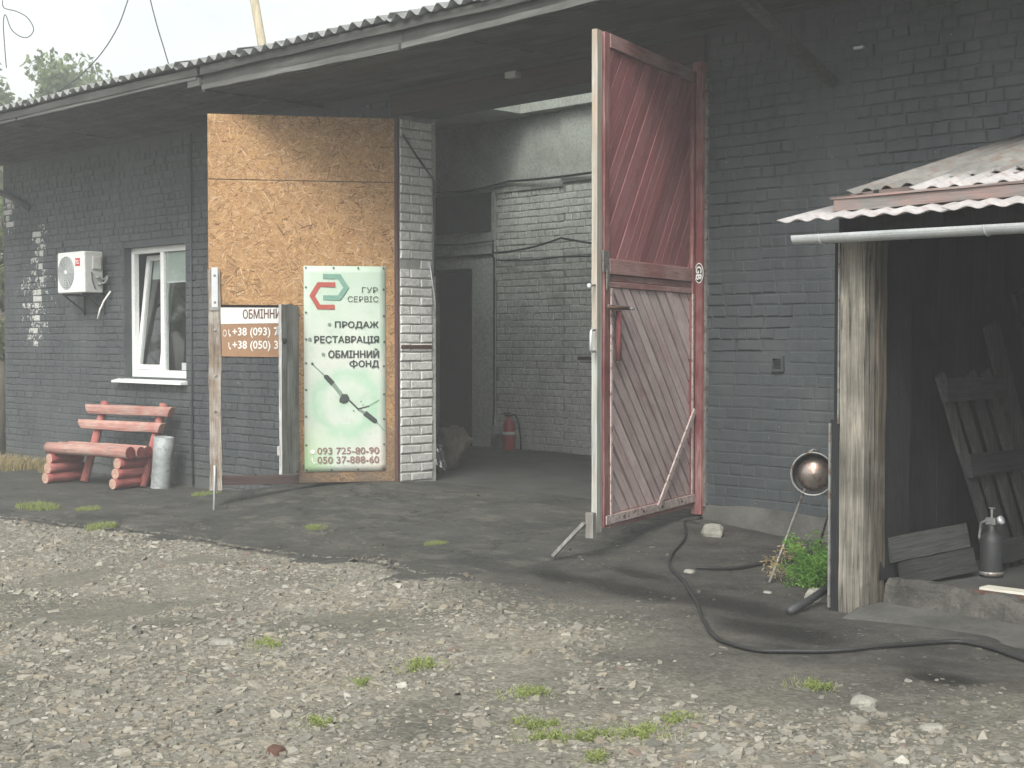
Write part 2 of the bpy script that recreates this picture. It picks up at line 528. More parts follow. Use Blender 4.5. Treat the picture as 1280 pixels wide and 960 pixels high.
MAT['stile_white'] = wood("peeling_pale_stile", (0.26, 0.28, 0.26), (0.48, 0.48, 0.44), 'Z', worn=(0.30, 0.20, 0.13), bump=0.5, wpos=(0.5, 0.65), lump=1.1)
MAT['pinkmetal'] = simple("pale_pink_bar", (0.50, 0.41, 0.39), 0.6, 0.0, var=0.25, scale=14, col2=(0.20, 0.12, 0.10))
MAT['greywood'] = wood("weathered_grey_wood", (0.16, 0.155, 0.145), (0.33, 0.325, 0.31), 'Z', worn=(0.11, 0.095, 0.08), bump=0.6)
MAT['palegrey'] = wood("bleached_grey_wood", (0.36, 0.36, 0.35), (0.62, 0.62, 0.60), 'Z', worn=(0.20, 0.185, 0.165), bump=0.6, crack=0.7)
MAT['brownpost'] = wood("dirty_brown_post", (0.13, 0.095, 0.07), (0.25, 0.19, 0.14), 'Z', worn=(0.42, 0.39, 0.35), bump=0.6, crack=0.8, lump=4.0)
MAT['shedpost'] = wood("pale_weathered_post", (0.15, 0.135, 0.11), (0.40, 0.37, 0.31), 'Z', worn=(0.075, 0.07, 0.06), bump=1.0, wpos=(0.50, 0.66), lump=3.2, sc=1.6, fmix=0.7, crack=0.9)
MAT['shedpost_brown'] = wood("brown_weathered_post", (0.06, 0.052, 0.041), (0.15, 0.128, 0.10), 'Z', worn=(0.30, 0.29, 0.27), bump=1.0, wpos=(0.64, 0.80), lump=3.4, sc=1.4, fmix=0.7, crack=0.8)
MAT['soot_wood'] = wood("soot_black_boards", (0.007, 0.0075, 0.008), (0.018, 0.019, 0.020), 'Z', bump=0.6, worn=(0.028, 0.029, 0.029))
MAT['pallet'] = wood("dirty_pallet_wood", (0.026, 0.027, 0.027), (0.060, 0.061, 0.060), 'Z', bump=0.6, worn=(0.10, 0.098, 0.09))
MAT['pallet_x'] = wood("dirty_board_wood", (0.020, 0.021, 0.022), (0.045, 0.046, 0.046), 'X', bump=0.6, worn=(0.07, 0.07, 0.066))
MAT['palebrd'] = wood("pale_new_board", (0.62, 0.58, 0.48), (0.78, 0.75, 0.66), 'X', bump=0.2)
MAT['concrete'] = simple("rough_concrete", (0.07, 0.066, 0.058), 0.95, var=0.6, scale=5, bump=0.9, bd=0.02, co="World", col2=(0.055, 0.052, 0.046), fine=35)
MAT['plinth'] = simple("dusty_plinth", (0.075, 0.073, 0.066), 0.95, var=0.45, scale=3, bump=0.8, bd=0.015, co="World", fine=30)
MAT['rubble'] = simple("rubble_block", (0.26, 0.25, 0.215), 0.95, var=0.3, scale=9, bump=0.8, bd=0.01)
MAT['pinkslate'] = simple("pinkish_slate", (0.36, 0.34, 0.335), 0.85, var=0.25, scale=5, col2=(0.27, 0.21, 0.19), bump=0.3)
MAT['greyslate'] = simple("streaked_slate", (0.17, 0.164, 0.15), 0.85, var=0.4, scale=2.6, col2=(0.16, 0.11, 0.09), bump=0.3)
MAT['pinkband'] = wood("faded_ridge_board", (0.13, 0.125, 0.12), (0.22, 0.21, 0.20), 'X', worn=(0.26, 0.15, 0.13), bump=0.3)
MAT['floor'] = simple("oily_floor", (0.055, 0.054, 0.05), 0.8, var=0.4, scale=2, co="World")
MAT['red_ext'] = simple("extinguisher_red", (0.42, 0.03, 0.03), 0.35, var=0.1, bump=0)
MAT['sack'] = simple("brown_sackcloth", (0.11, 0.09, 0.068), 0.95, var=0.45, scale=7, bump=0.6, bd=0.01)
MAT['foil'] = simple("silver_foil", (0.55, 0.55, 0.55), 0.25, 0.9, var=0.2, scale=12, bump=0.6, bd=0.01, fine=25)
MAT['banner'] = m_banner()
MAT['ink'] = simple("dark_ink", (0.045, 0.055, 0.05), 0.6, var=0.05, bump=0)
MAT['ink_soft'] = simple("grey_green_ink", (0.20, 0.27, 0.22), 0.6, var=0.1, bump=0)
MAT['ink_red'] = simple("logo_red", (0.40, 0.085, 0.065), 0.6, var=0.08, bump=0)
MAT['ink_green'] = simple("logo_green", (0.17, 0.32, 0.255), 0.6, var=0.08, bump=0)
MAT['ink_brown'] = simple("brown_ink", (0.26, 0.165, 0.135), 0.6, var=0.08, bump=0)
MAT['sign_brown'] = simple("sign_orange_brown", (0.33, 0.185, 0.10), 0.5, var=0.08, bump=0)
MAT['ink_sign'] = simple("sign_brown_ink", (0.15, 0.07, 0.05), 0.5, var=0.05, bump=0)
MAT['grass'] = m_leaf("grass_blades", (0.07, 0.12, 0.025), (0.17, 0.24, 0.055))
MAT['tuft'] = m_leaf("knotweed", (0.13, 0.17, 0.05), (0.27, 0.31, 0.11))
MAT['drygrass'] = m_leaf("dry_grass", (0.19, 0.15, 0.075), (0.33, 0.27, 0.14))
MAT['weed'] = m_leaf("weed_leaves", (0.06, 0.15, 0.02), (0.14, 0.28, 0.05))
MAT['leaf'] = m_leaf("tree_leaves", (0.085, 0.115, 0.055), (0.16, 0.20, 0.10))
MAT['bark'] = wood("bark", (0.07, 0.06, 0.045), (0.15, 0.13, 0.10), 'Z', bump=0.9)
MAT['polewood'] = wood("pale_pole_wood", (0.33, 0.28, 0.19), (0.50, 0.44, 0.32), 'Z', bump=0.3)
MAT['backdoor'] = simple("dark_brown_door", (0.045, 0.028, 0.025), 0.6, var=0.2, scale=3)


# ------------------------------------------------------------------ mesh helpers
class MB:
    def __init__(s):
        s.v, s.f = [], []

    def add(s, vs, fs, M=None):
        b = len(s.v)
        s.v += [tuple(M @ Vector(p)) for p in vs] if M is not None else [tuple(p) for p in vs]
        s.f += [tuple(i + b for i in f) for f in fs]
        return s

    def box(s, x0, x1, y0, y1, z0, z1, M=None):
        vs = [(x, y, z) for z in (z0, z1) for y in (y0, y1) for x in (x0, x1)]
        return s.add(vs, [(0, 2, 3, 1), (4, 5, 7, 6), (0, 1, 5, 4), (2, 6, 7, 3), (0, 4, 6, 2), (1, 3, 7, 5)], M)

    def plank(s, p0, p1, w, t, up=(0, 0, 1), n=6, jit=0.003, rng=None):
        """board from p0 to p1, width w across, thickness t along 'up' x; edges slightly uneven"""
        rng = rng or random
        p0, p1 = Vector(p0), Vector(p1)
        d = (p1 - p0).normalized()
        up = Vector(up)
        side = d.cross(up).normalized()
        nrm = side.cross(d).normalized()
        vs, fs = [], []
        for i in range(n + 1):
            c = p0.lerp(p1, i / n)
            for a, b in ((-1, -1), (1, -1), (1, 1), (-1, 1)):
                vs.append(c + side * (a * w / 2 + rng.uniform(-jit, jit)) + nrm * (b * t / 2 + rng.uniform(-jit, jit) * .5))
        for i in range(n):
            o = 4 * i
            for k in range(4):
                a, b = o + k, o + (k + 1) % 4
                fs.append((a, b, b + 4, a + 4))
        fs.append((3, 2, 1, 0))
        o = 4 * n
        fs.append((o, o + 1, o + 2, o + 3))
        return s.add(vs, fs)

    def tube(s, pts, r, n=8, cap=True):
        pts = [Vector(p) for p in pts]
        rs = r if isinstance(r, (list, tuple)) else [r] * len(pts)
        vs, fs = [], []
        ref = None
        for i, p in enumerate(pts):
            d = (pts[min(i + 1, len(pts) - 1)] - pts[max(i - 1, 0)]).normalized()
            if ref is None:
                ref = d.orthogonal().normalized()
            ref = (ref - d * ref.dot(d))
            ref = ref.normalized() if ref.length > 1e-6 else d.orthogonal().normalized()
            b = d.cross(ref)
            for k in range(n):
                a = 2 * math.pi * k / n
                vs.append(p + (ref * math.cos(a) + b * math.sin(a)) * rs[i])
        for i in range(len(pts) - 1):
            for k in range(n):
                a, b = i * n + k, i * n + (k + 1) % n
                fs.append((a, b, b + n, a + n))
        if cap:
            fs.append(tuple(range(n - 1, -1, -1)))
            fs.append(tuple(range((len(pts) - 1) * n, len(pts) * n)))
        return s.add(vs, fs)

    def lathe(s, prof, n=24, M=None):
        """profile of (r, z) about z"""
        vs, fs = [], []
        for r, z in prof:
            for k in range(n):
                a = 2 * math.pi * k / n
                vs.append((r * math.cos(a), r * math.sin(a), z))
        for i in range(len(prof) - 1):
            for k in range(n):
                a, b = i * n + k, i * n + (k + 1) % n
                fs.append((a, b, b + n, a + n))
        return s.add(vs, fs, M)

    def prism(s, poly, y0, y1, M=None):
        """polygon in local XZ, extruded along y"""
        m = len(poly)
        vs = [(x, y0, z) for x, z in poly] + [(x, y1, z) for x, z in poly]
        fs = [tuple(range(m)), tuple(range(2 * m - 1, m - 1, -1))]
        fs += [(i, i + m, (i + 1) % m + m, (i + 1) % m) for i in range(m)]
        return s.add(vs, fs, M)

    def mesh(s, name, mat, smooth=False):
        me = bpy.data.meshes.new(name)
        me.from_pydata(s.v, [], s.f)
        if mat:
            me.materials.append(MAT[mat] if isinstance(mat, str) else mat)
        if smooth:
            me.polygons.foreach_set("use_smooth", [True] * len(me.polygons))
        me.update()
        return me

    def build(s, name, mat, parent=None, smooth=False, bevel=0.0, loc=None, rot=None):
        import bmesh
        me = s.mesh(name, mat, smooth)
        bm = bmesh.new()
        bm.from_mesh(me)
        bmesh.ops.recalc_face_normals(bm, faces=bm.faces)
        if bevel:
            es = [e for e in bm.edges if len(e.link_faces) == 2 and e.calc_face_angle(0) > 0.6]
            bmesh.ops.bevel(bm, geom=es, offset=bevel, segments=1, affect='EDGES')
        bm.to_mesh(me)
        bm.free()
        return link(name, me, parent, loc, rot)


def link(name, me, parent=None, loc=None, rot=None):
    o = bpy.data.objects.new(name, me)
    COL.objects.link(o)
    if parent is not None:
        o.parent = parent
    if loc is not None:
        o.location = loc
    if rot is not None:
        o.rotation_euler = rot
    return o


def tag(o, label, cat, group=None, kind=None):
    o["label"] = label
    o["category"] = cat
    if group:
        o["group"] = group
    if kind:
        o["kind"] = kind
    return o


def thing(name, label, cat, loc=(0, 0, 0), rz=0.0, group=None):
    o = bpy.data.objects.new(name, None)
    o.empty_display_size = 0.1
    COL.objects.link(o)
    o.location = loc
    o.rotation_euler = (0, 0, rz)
    return tag(o, label, cat, group)


def lettering(txt, parent, x, z, w, h, mat, y=-0.002, bold=0.0, depth=0.0006, rot=0.0, name="lettering", right=False):
    """flat letters in the parent's XZ plane facing -Y, fitted into a box w x h with lower corner at x, z; bold thickens by shifted copies"""
    cu = bpy.data.curves.new("letters", 'FONT')
    cu.body = txt
    cu.resolution_u = 3
    ob = bpy.data.objects.new("letters", cu)
    COL.objects.link(ob)
    dg = bpy.context.evaluated_depsgraph_get()
    me = bpy.data.meshes.new_from_object(ob.evaluated_get(dg))
    bpy.data.objects.remove(ob)
    bpy.data.curves.remove(cu)
    co = np.empty(len(me.vertices) * 3, np.float32)
    me.vertices.foreach_get("co", co)
    co = co.reshape(-1, 3)
    faces = [tuple(p_.vertices) for p_ in me.polygons]
    bpy.data.meshes.remove(me)
    mn, mx = co.min(0), co.max(0)
    sz = mx - mn
    px0 = (co[:, 0] - mn[0]) / sz[0] * w
    pz0 = (co[:, 1] - mn[1]) / sz[1] * h
    V, F = [], []
    q = bold * h
    shifts = [(0, 0)] if not bold else [(0, 0), (q, 0), (-q, 0), (0, q * .8), (0, -q * .8)]
    for i, (dx, dz) in enumerate(shifts):
        px, pz = px0 + dx, pz0 + dz
        if rot:
            px, pz = (px - w / 2), (pz - h / 2)
            px, pz = px * math.cos(rot) - pz * math.sin(rot), px * math.sin(rot) + pz * math.cos(rot)
        b = len(V)
        V += [(float(a_) + x - (w if right else 0), y - .00025 * i, float(c_) + z) for a_, c_ in zip(px, pz)]
        F += [tuple(k + b for k in f) for f in faces]
    me = bpy.data.meshes.new(name)
    me.from_pydata(V, [], F)
    me.materials.append(MAT[mat])
    me.update()
    return link(name, me, parent)


def flat(name, poly, y, mat, parent):
    """thin printed shape in the parent's XZ plane"""
    return MB().prism(poly, y, y - 0.0006).build(name, mat, parent)


def circ(cx, cz, r, n=20, sx=1.0):
    return [(cx + sx * r * math.cos(2 * math.pi * k / n), cz + r * math.sin(2 * math.pi * k / n)) for k in range(n)]


def clip_poly(poly, x0, x1, z0, z1):
    def cl(p, ax, val, keep_less):
        out = []
        for i in range(len(p)):
            a, b = p[i - 1], p[i]
            ia = (a[ax] <= val) == keep_less or a[ax] == val
            ib = (b[ax] <= val) == keep_less or b[ax] == val
            if ia != ib:
                t = (val - a[ax]) / (b[ax] - a[ax])
                out.append((a[0] + (b[0] - a[0]) * t, a[1] + (b[1] - a[1]) * t))
            if ib:
                out.append(b)
        return out
    for ax, val, kl in ((0, x0, False), (0, x1, True), (1, z0, False), (1, z1, True)):
        poly = cl(poly, ax, val, kl)
        if len(poly) < 3:
            return []
    return poly


def sstep(a, b, x):
    t = np.clip((np.asarray(x, float) - a) / (b - a), 0, 1)
    return t * t * (3 - 2 * t)


def vnoise(x, y, seed=0):
    """cheap smooth value noise on arrays"""
    x, y = np.asarray(x, float), np.asarray(y, float)
    xi, yi = np.floor(x).astype(np.int64), np.floor(y).astype(np.int64)
    xf, yf = x - xi, y - yi
    xf, yf = xf * xf * (3 - 2 * xf), yf * yf * (3 - 2 * yf)

    def h(a, b):
        k = (a * 374761393 + b * 668265263 + seed * 974711) & 0x7fffffff
        k = ((k ^ (k >> 13)) * 1274126177) & 0x7fffffff
        return ((k ^ (k >> 16)) & 0xffff) / 65535.0
    return (h(xi, yi) * (1 - xf) + h(xi + 1, yi) * xf) * (1 - yf) + (h(xi, yi + 1) * (1 - xf) + h(xi + 1, yi + 1) * xf) * yf


# ------------------------------------------------------------------ terrain
def zbase(u, v):
    u, v = np.asarray(u, float), np.asarray(v, float)
    b = np.interp(u, [-60, -9, -1, 3, 5, 7, 12, 60], [-.36, -.34, -.33, -.18, -.07, 0, .03, .05])
    w = sstep(-2.6, -.1, v) * sstep(-3.4, -.2, u) * (1 - sstep(3.9, 5.2, u))
    return b * (1 - w)


def zterr(u, v):
    z = zbase(u, v)
    z = z + (vnoise(np.asarray(u) * 1.3, np.asarray(v) * 1.3, 3) - .5) * .03 + (vnoise(np.asarray(u) * 5, np.asarray(v) * 5, 4) - .5) * .012
    return z


EDGE = np.array([(-12, -3.3), (-6, -3.2), (-2.56, -3.01), (-1.87, -2.84), (-1.01, -2.72), (0.04, -2.58), (1.47, -2.86), (2.45, -2.80),
                 (2.94, -2.74), (3.81, -3.01), (4.12, -2.93), (5.08, -3.34), (5.66, -3.27), (6.22, -3.51), (7.33, -4.25), (7.66, -4.13),
                 (8.56, -3.91), (9.4, -3.8), (13, -3.8)])


def edge_v(u):
    return np.interp(u, EDGE[:, 0], EDGE[:, 1])


def dust_amt(u, v):
    """1 = black coal dust, 0 = pale yard dirt"""
    e = edge_v(u)
    soft = np.interp(u, [-2, 3.3, 4.6, 7, 9], [.12, .3, 1.5, 1.9, 1.7])
    return np.clip((np.asarray(v) - e) / soft + np.interp(u, [3.3, 4.6], [.45, .62]), 0, 1) * np.interp(u, [-20, -12, -10, 11, 16], [0, 0, 1, 1, 0])


def ground():
    fu = np.arange(-9.5, 11.6, 0.07)
    fv = np.arange(-9.0, 0.3, 0.06)
    far = np.array([260, 150, 80, 45, 28, 19, 14])[::-1]
    us = np.concatenate([-far[::-1], [-11.5, -10.4], fu, [12.5], far + 3.])
    vs = np.concatenate([-far[::-1], [-12, -10.2], fv, [1.2, 3.0, 6.0], far])
    U, V = np.meshgrid(us, vs)
    Z = zterr(U, V)
    inside = (V > 0.12) & (U > -8.9) & (U < 12)
    Z = np.where(inside, -0.45, Z)
    Z = Z - np.where((V > 0.12) & ~inside, 0.05, 0)
    nu, nv = len(us), len(vs)
    me = bpy.data.meshes.new("ground")
    co = np.stack([U.ravel(), V.ravel(), Z.ravel()], 1).astype(np.float32)
    i, j = np.meshgrid(np.arange(nu - 1), np.arange(nv - 1))
    q = (j * nu + i).ravel()
    quads = np.stack([q, q + 1, q + nu + 1, q + nu], 1)
    me.vertices.add(len(co))
    me.vertices.foreach_set("co", co.ravel())
    me.loops.add(quads.size)
    me.loops.foreach_set("vertex_index", quads.ravel().astype(np.int32))
    me.polygons.add(len(quads))
    me.polygons.foreach_set("loop_start", (np.arange(len(quads)) * 4).astype(np.int32))
    me.polygons.foreach_set("use_smooth", np.ones(len(quads), bool))
    me.update(calc_edges=True)
    d = dust_amt(U, V).ravel().astype(np.float32)
    at = me.attributes.new("dust", 'FLOAT', 'POINT')
    at.data.foreach_set("value", d)
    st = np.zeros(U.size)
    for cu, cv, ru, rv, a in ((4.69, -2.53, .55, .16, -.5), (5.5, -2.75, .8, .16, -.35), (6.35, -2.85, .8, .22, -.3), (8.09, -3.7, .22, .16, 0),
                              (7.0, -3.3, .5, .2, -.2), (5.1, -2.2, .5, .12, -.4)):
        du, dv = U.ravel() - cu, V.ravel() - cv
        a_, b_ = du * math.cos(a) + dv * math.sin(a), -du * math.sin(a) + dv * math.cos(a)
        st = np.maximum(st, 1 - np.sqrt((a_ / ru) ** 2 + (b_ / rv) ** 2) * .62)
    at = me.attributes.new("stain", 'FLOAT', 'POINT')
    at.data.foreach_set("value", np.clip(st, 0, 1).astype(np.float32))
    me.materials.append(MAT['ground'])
    o = link("ground", me)
    tag(o, "pale stony dirt of the yard, blackened by dust near the gate", "ground", kind="structure")


ground()


def apron():
    us = np.arange(-9.6, 4.7, 0.045)
    rows = 46
    vs, fs = [], []
    for i, u in enumerate(us):
        e = float(edge_v(u)) + (float(vnoise(u * 1.6, 0, 8)) - .5) * .5 + (float(vnoise(u * 5, 0, 9)) - .5) * .34 + (float(vnoise(u * 15, 0, 10)) - .5) * .2
        top = 0.36 if 0.02 < u < 3.74 else -0.005
        sink = float(sstep(3.5, 4.65, u)) * .05
        for k in range(rows + 1):
            t = k / rows
            v = e + (top - e) * t
            z = float(zterr(u, v)) + .026 - sink
            if k == 0:
                z -= .012
            if v > -.35 and 0 < u < 3.76:
                z = min(z, .008)
            vs.append((u, v, z))
        vs.append((u, e - .012, float(zterr(u, e)) - .06))
    m = rows + 2
    for i in range(len(us) - 1):
        for k in range(rows):
            a = i * m + k
            fs.append((a, a + m, a + m + 1, a + 1))
        a = i * m + rows + 1
        fs.append((a, a + m, i * m + m, i * m))
    mb = MB()
    mb.v, mb.f = vs, fs
    o = mb.build("asphalt_apron", 'asphalt', smooth=True)
    tag(o, "cracked dark asphalt apron along the garage front", "pavement", kind="structure")


apron()


# ------------------------------------------------------------------ garage building
WT = 0.43       # wall thickness
GARAGE = thing("garage_building", "long slate-painted brick garage with a corrugated roof and open gateway", "building", (0, 0, 0))
WALLTOP = 3.98
UL, UR = -8.97, 11.2
GU1 = 3.80      # gate opening runs 0..GU1
WIN = (-5.50, -4.03, 0.98, 2.62)

mb = MB()
mb.box(UL, WIN[0], 0, WT, -.45, WALLTOP)
mb.box(WIN[0], WIN[1], 0, WT, -.45, WIN[2])
mb.box(WIN[0], WIN[1], 0, WT, WIN[3], WALLTOP)
mb.box(WIN[1], 0, 0, WT, -.45, WALLTOP)
mb.box(0, GU1, 0, WT, 3.70, WALLTOP)
mb.box(GU1, UR, 0, WT, -.45, WALLTOP)
front = mb.build("front_wall", 'wall', GARAGE)
mb = MB()
mb.box(UL, UL + .4, WT, 7.6, -.45, WALLTOP + .5)
mb.box(UL, UR, 7.6, 8.0, -.45, WALLTOP + .5)
mb.box(UR - .4, UR, WT, 7.6, -.45, WALLTOP + .5)
mb.build("rear_wall", 'wall', GARAGE)


def brick_mesh(w, h, p, back, rng, mat, name="brick"):
    hw, hh = w / 2, h / 2
    j = lambda a: rng.uniform(-a, a)
    vs = []
    cs = ((-1, -1), (1, -1), (1, 1), (-1, 1))
    jit = [(j(.005), j(.004)) for _ in cs]
    for (a, b), (ju, jz) in zip(cs, jit):
        vs.append((a * hw + ju, back, b * hh + jz))
    for (a, b), (ju, jz) in zip(cs, jit):
        vs.append((a * hw + ju, -p * .35, b * hh + jz))
    ins = rng.uniform(.004, .010)
    for (a, b), (ju, jz) in zip(cs, jit):
        vs.append((a * (hw - ins) + ju, -p + j(.0012), b * (hh - ins) + jz))
    fs = []
    for o in (0, 4):
        for k in range(4):
            n = (k + 1) % 4
            fs.append((o + k, o + n, o + n + 4, o + k + 4))
    fs.append((8, 9, 10, 11))
    return vs, fs


def lay_bricks(u0, u1, z0, z1, holes=(), pitch=.09, seed=1):
    """English bond: courses of stretchers and of headers in turn"""
    rng = random.Random(seed)
    out = []
    nrow = int((z1 - z0) / pitch)
    for r in range(nrow):
        zc = z0 + (r + .5) * pitch
        kind = r % 2
        step = .258 if kind == 0 else .129
        u = u0 - rng.uniform(0, step)
        while u < u1:
            a, b = max(u, u0), min(u + step, u1)
            u += step
            if b - a < .05:
                continue
            segs = [(a, b)]
            for (h0, h1, k0, k1) in holes:
                if zc > k0 - .02 and zc < k1 + .02:
                    ns = []
                    for s0, s1 in segs:
                        if s1 <= h0 or s0 >= h1:
                            ns.append((s0, s1))
                        else:
                            if h0 - s0 > .04:
                                ns.append((s0, h0))
                            if s1 - h1 > .04:
                                ns.append((h1, s1))
                    segs = ns
            for s0, s1 in segs:
                out.append(((s0 + s1) / 2, zc + rng.uniform(-.003, .003), s1 - s0 - rng.uniform(.007, .018), pitch - rng.uniform(.008, .016)))
    return out


def joined(name, items, mat, parent, to_world, bare=None, seed=5):
    """items: (u, z, w, h, p); one mesh of bricks"""
    rng = random.Random(seed)
    V, F, B = [], [], []
    for it in items:
        u, z, w, h, p = it
        vs, fs = brick_mesh(w, h, p, .03, rng, None)
        b = len(V)
        V += [to_world(u + x, y, z + zz) for x, y, zz in vs]
        F += [tuple(i + b for i in f) for f in fs]
        if bare:
            B += [bare(u, z, rng)] * len(fs)
    me = bpy.data.meshes.new(name)
    me.from_pydata(V, [], F)
    me.materials.append(MAT[mat])
    if bare:
        at = me.attributes.new("bare", 'FLOAT', 'FACE')
        at.data.foreach_set("value", B)
    me.update()
    o = link(name, me, parent)
    o["kind"] = "stuff"
    return o


def front_bricks():
    rng = random.Random(21)
    left = lay_bricks(UL + .01, 0, -.36, 3.95, [(WIN[0] - .01, WIN[1] + .01, WIN[2] - .02, WIN[3] + .02), (-9, -3.5, -.4, -.18)], seed=2)
    right = lay_bricks(GU1 + .09, 7.4, .10, 3.95, [(4.535, 4.665, 1.20, 1.33)], seed=3)
    right2 = lay_bricks(7.4, UR - .02, .10, 3.95, seed=6)
    allb = []
    for (u, z, w, h) in left:
        p = rng.uniform(.009, .017)
        if vnoise(u * .9, z * .9, 31) > .70:
            p *= .5
        allb.append((u, z, w, h, p, True))
    for (u, z, w, h) in right:
        p = rng.uniform(.008, .018)
        k = float(vnoise(u * 1.2, z * 1.4, 33))
        if z < 1.55 + (k - .5) * .8:
            p *= .32
        elif k > .72:
            p *= .4
        allb.append((u, z, w, h, p, False))
    vis = [b for b in allb if not b[5] and b[0] < 6.5 and b[3] > .05]
    vis.sort(key=lambda b: ((b[0] - CAM[0]) ** 2 + (b[1] - CAM[2]) ** 2 + CAM[1] ** 2) / (b[2] * b[3]))
    full = vis[:300]
    chosen = set(id(b) for b in full)
    cache = {}
    n = 0
    for b in full:
        u, z, w, h, p, _ = b
        key = (round(w, 2), round(p, 3) // .002, n % 4)
        if key not in cache:
            vs, fs = brick_mesh(round(w, 2) - .004, .079, max(.003, p), .03, rng, None)
            me = bpy.data.meshes.new("brick")
            me.from_pydata(vs, [], fs)
            me.materials.append(MAT['wall'])
            me.update()
            cache[key] = me
        n += 1
        link("brick", cache[key], front, (u, 0, z), (0, rng.uniform(-.006, .006), 0))

    def bare(u, z, r):
        c = -7.92 + (z - 2.2) * .10
        s = .92 * math.exp(-((u - c) / .2) ** 2) * float(sstep(1.15, 1.6, z)) * (1 - float(sstep(2.95, 3.15, z)))
        s2 = math.exp(-((u + 8.8) / .22) ** 2) * float(sstep(2.9, 3.1, z)) * (1 - float(sstep(3.5, 3.6, z))) * .8
        s3 = math.exp(-((u + 7.95) / .62) ** 2) * math.exp(-((z - 2.05) / .85) ** 2) * .66
        return max(0, max(s, s2, s3) * r.uniform(.55, 1.2))
    rest = [b[:5] for b in allb if id(b) not in chosen]
    rest += [(u, z, w, h, .005) for (u, z, w, h) in right2]
    joined("brick_field", rest, 'wall', front, lambda x, y, z: (x, y, z), bare)


front_bricks()

# plinth strip at the right-hand front wall, uneven cement
mb = MB()
n = 60
vs, fs = [], []
for i in range(n + 1):
    u = GU1 + .12 + (UR - GU1 - .2) * i / n
    zt = .12 + (float(vnoise(u * 3, 0, 40)) - .5) * .08
    o = -.03 - float(vnoise(u * 4, 2, 41)) * .03
    vs += [(u, .01, zt), (u, o, zt - .012), (u, o - .05, .02), (u, o - .12, -.12)]
for i in range(n):
    for k in range(3):
        a = i * 4 + k
        fs.append((a, a + 1, a + 5, a + 4))
mb.v, mb.f = vs, fs
mb.build("cement_skirting", 'plinth', GARAGE, smooth=True)

# pilaster edge beside the window: a painted conduit
MB().tube([(-3.86, -.022, -.3), (-3.87, -.024, 1.6), (-3.86, -.022, 3.9)], .016, 8).build("conduit", 'wall', GARAGE, True)

# left reveal of the gateway, whitewashed brick
mb = MB().box(-.03, .002, .002, WT, -.05, 3.70)
rev = mb.build("gateway_reveal", 'mortar_white', GARAGE)
items = []
rngp = random.Random(9)
for r in range(39):
    z = .02 + r * .0935 + .045
    if r % 2 == 0:
        cuts = [(.0, .135), (.135, WT)]
    else:
        cuts = [(.0, .265), (.265, WT)]
    for a, b in cuts:
        if r == 23 and a == 0:
            continue
        items.append(((a + b) / 2, z, b - a - .014, .078, rngp.uniform(.006, .018)))
vm = {}
for k, (v, z, w, h, p) in enumerate(items):
    key = (round(w, 3), k % 5)
    if key not in vm:
        vs, fs = brick_mesh(w, h, p, .02, rngp, None)
        me = bpy.data.meshes.new("brick")
        me.from_pydata(vs, [], fs)
        me.materials.append(MAT['white_brick'])
        me.update()
        vm[key] = me
    link("brick", vm[key], rev, (.004, v, z), (rngp.uniform(-.02, .02), 0, R(90)))
# iron strap round the pier at breast height and a cable down its edge
MB().box(.0, .022, .01, WT - .02, 1.36, 1.40).build("iron_strap", 'rust', GARAGE)
MB().tube([(.03, .02, 3.5), (.035, .2, 3.30), (.03, WT, 3.08), (.02, WT + .02, 2.6), (.03, WT + .01, 2.1)], .010, 6).build("cable", 'dark', GARAGE, True)
MB().tube([(.03, WT - .06, 2.25), (.04, WT - .03, 2.05), (.03, WT + .015, 1.85), (.03, WT + .02, 1.7)], .008, 6).build("cable", 'zinc', GARAGE, True)
# left edge steel corner and hinge post
MB().box(-.07, .0, -.035, -.002, 0, 3.68).build("hinge_post", 'lintel_z', GARAGE, bevel=.004)
MB().box(-.05, -.001, WT + .001, WT + .05, 0, 3.68).build("corner_angle", 'plaster', GARAGE)
# right red jamb
jamb = MB().box(GU1 - .02, GU1 + .085, -.06, .09, .03, 3.69).build("gate_jamb", 'redstile', GARAGE, bevel=.006)
MB().box(GU1 + .088, GU1 + .112, -.03, .02, .1, 3.6).build("jamb_angle", 'steel', GARAGE)
# lintel beam over the gateway
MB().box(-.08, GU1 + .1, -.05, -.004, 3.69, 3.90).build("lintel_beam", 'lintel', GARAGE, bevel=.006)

# vent grate in the right wall
vg = MB().box(4.545, 4.655, -.030, .05, 1.205, 1.225).box(4.545, 4.655, -.030, .05, 1.305, 1.325).box(4.545, 4.56, -.030, .05, 1.225, 1.305).box(4.64, 4.655, -.030, .05, 1.225, 1.305).build("vent", 'wall', GARAGE)
MB().box(4.56, 4.64, -.004, .03, 1.225, 1.305).build("vent_back", 'black', vg)
for k in range(3):
    MB().box(4.56, 4.64, -.018, -.008, 1.238 + .024 * k, 1.246 + .024 * k).build("louvre", 'dark', vg)

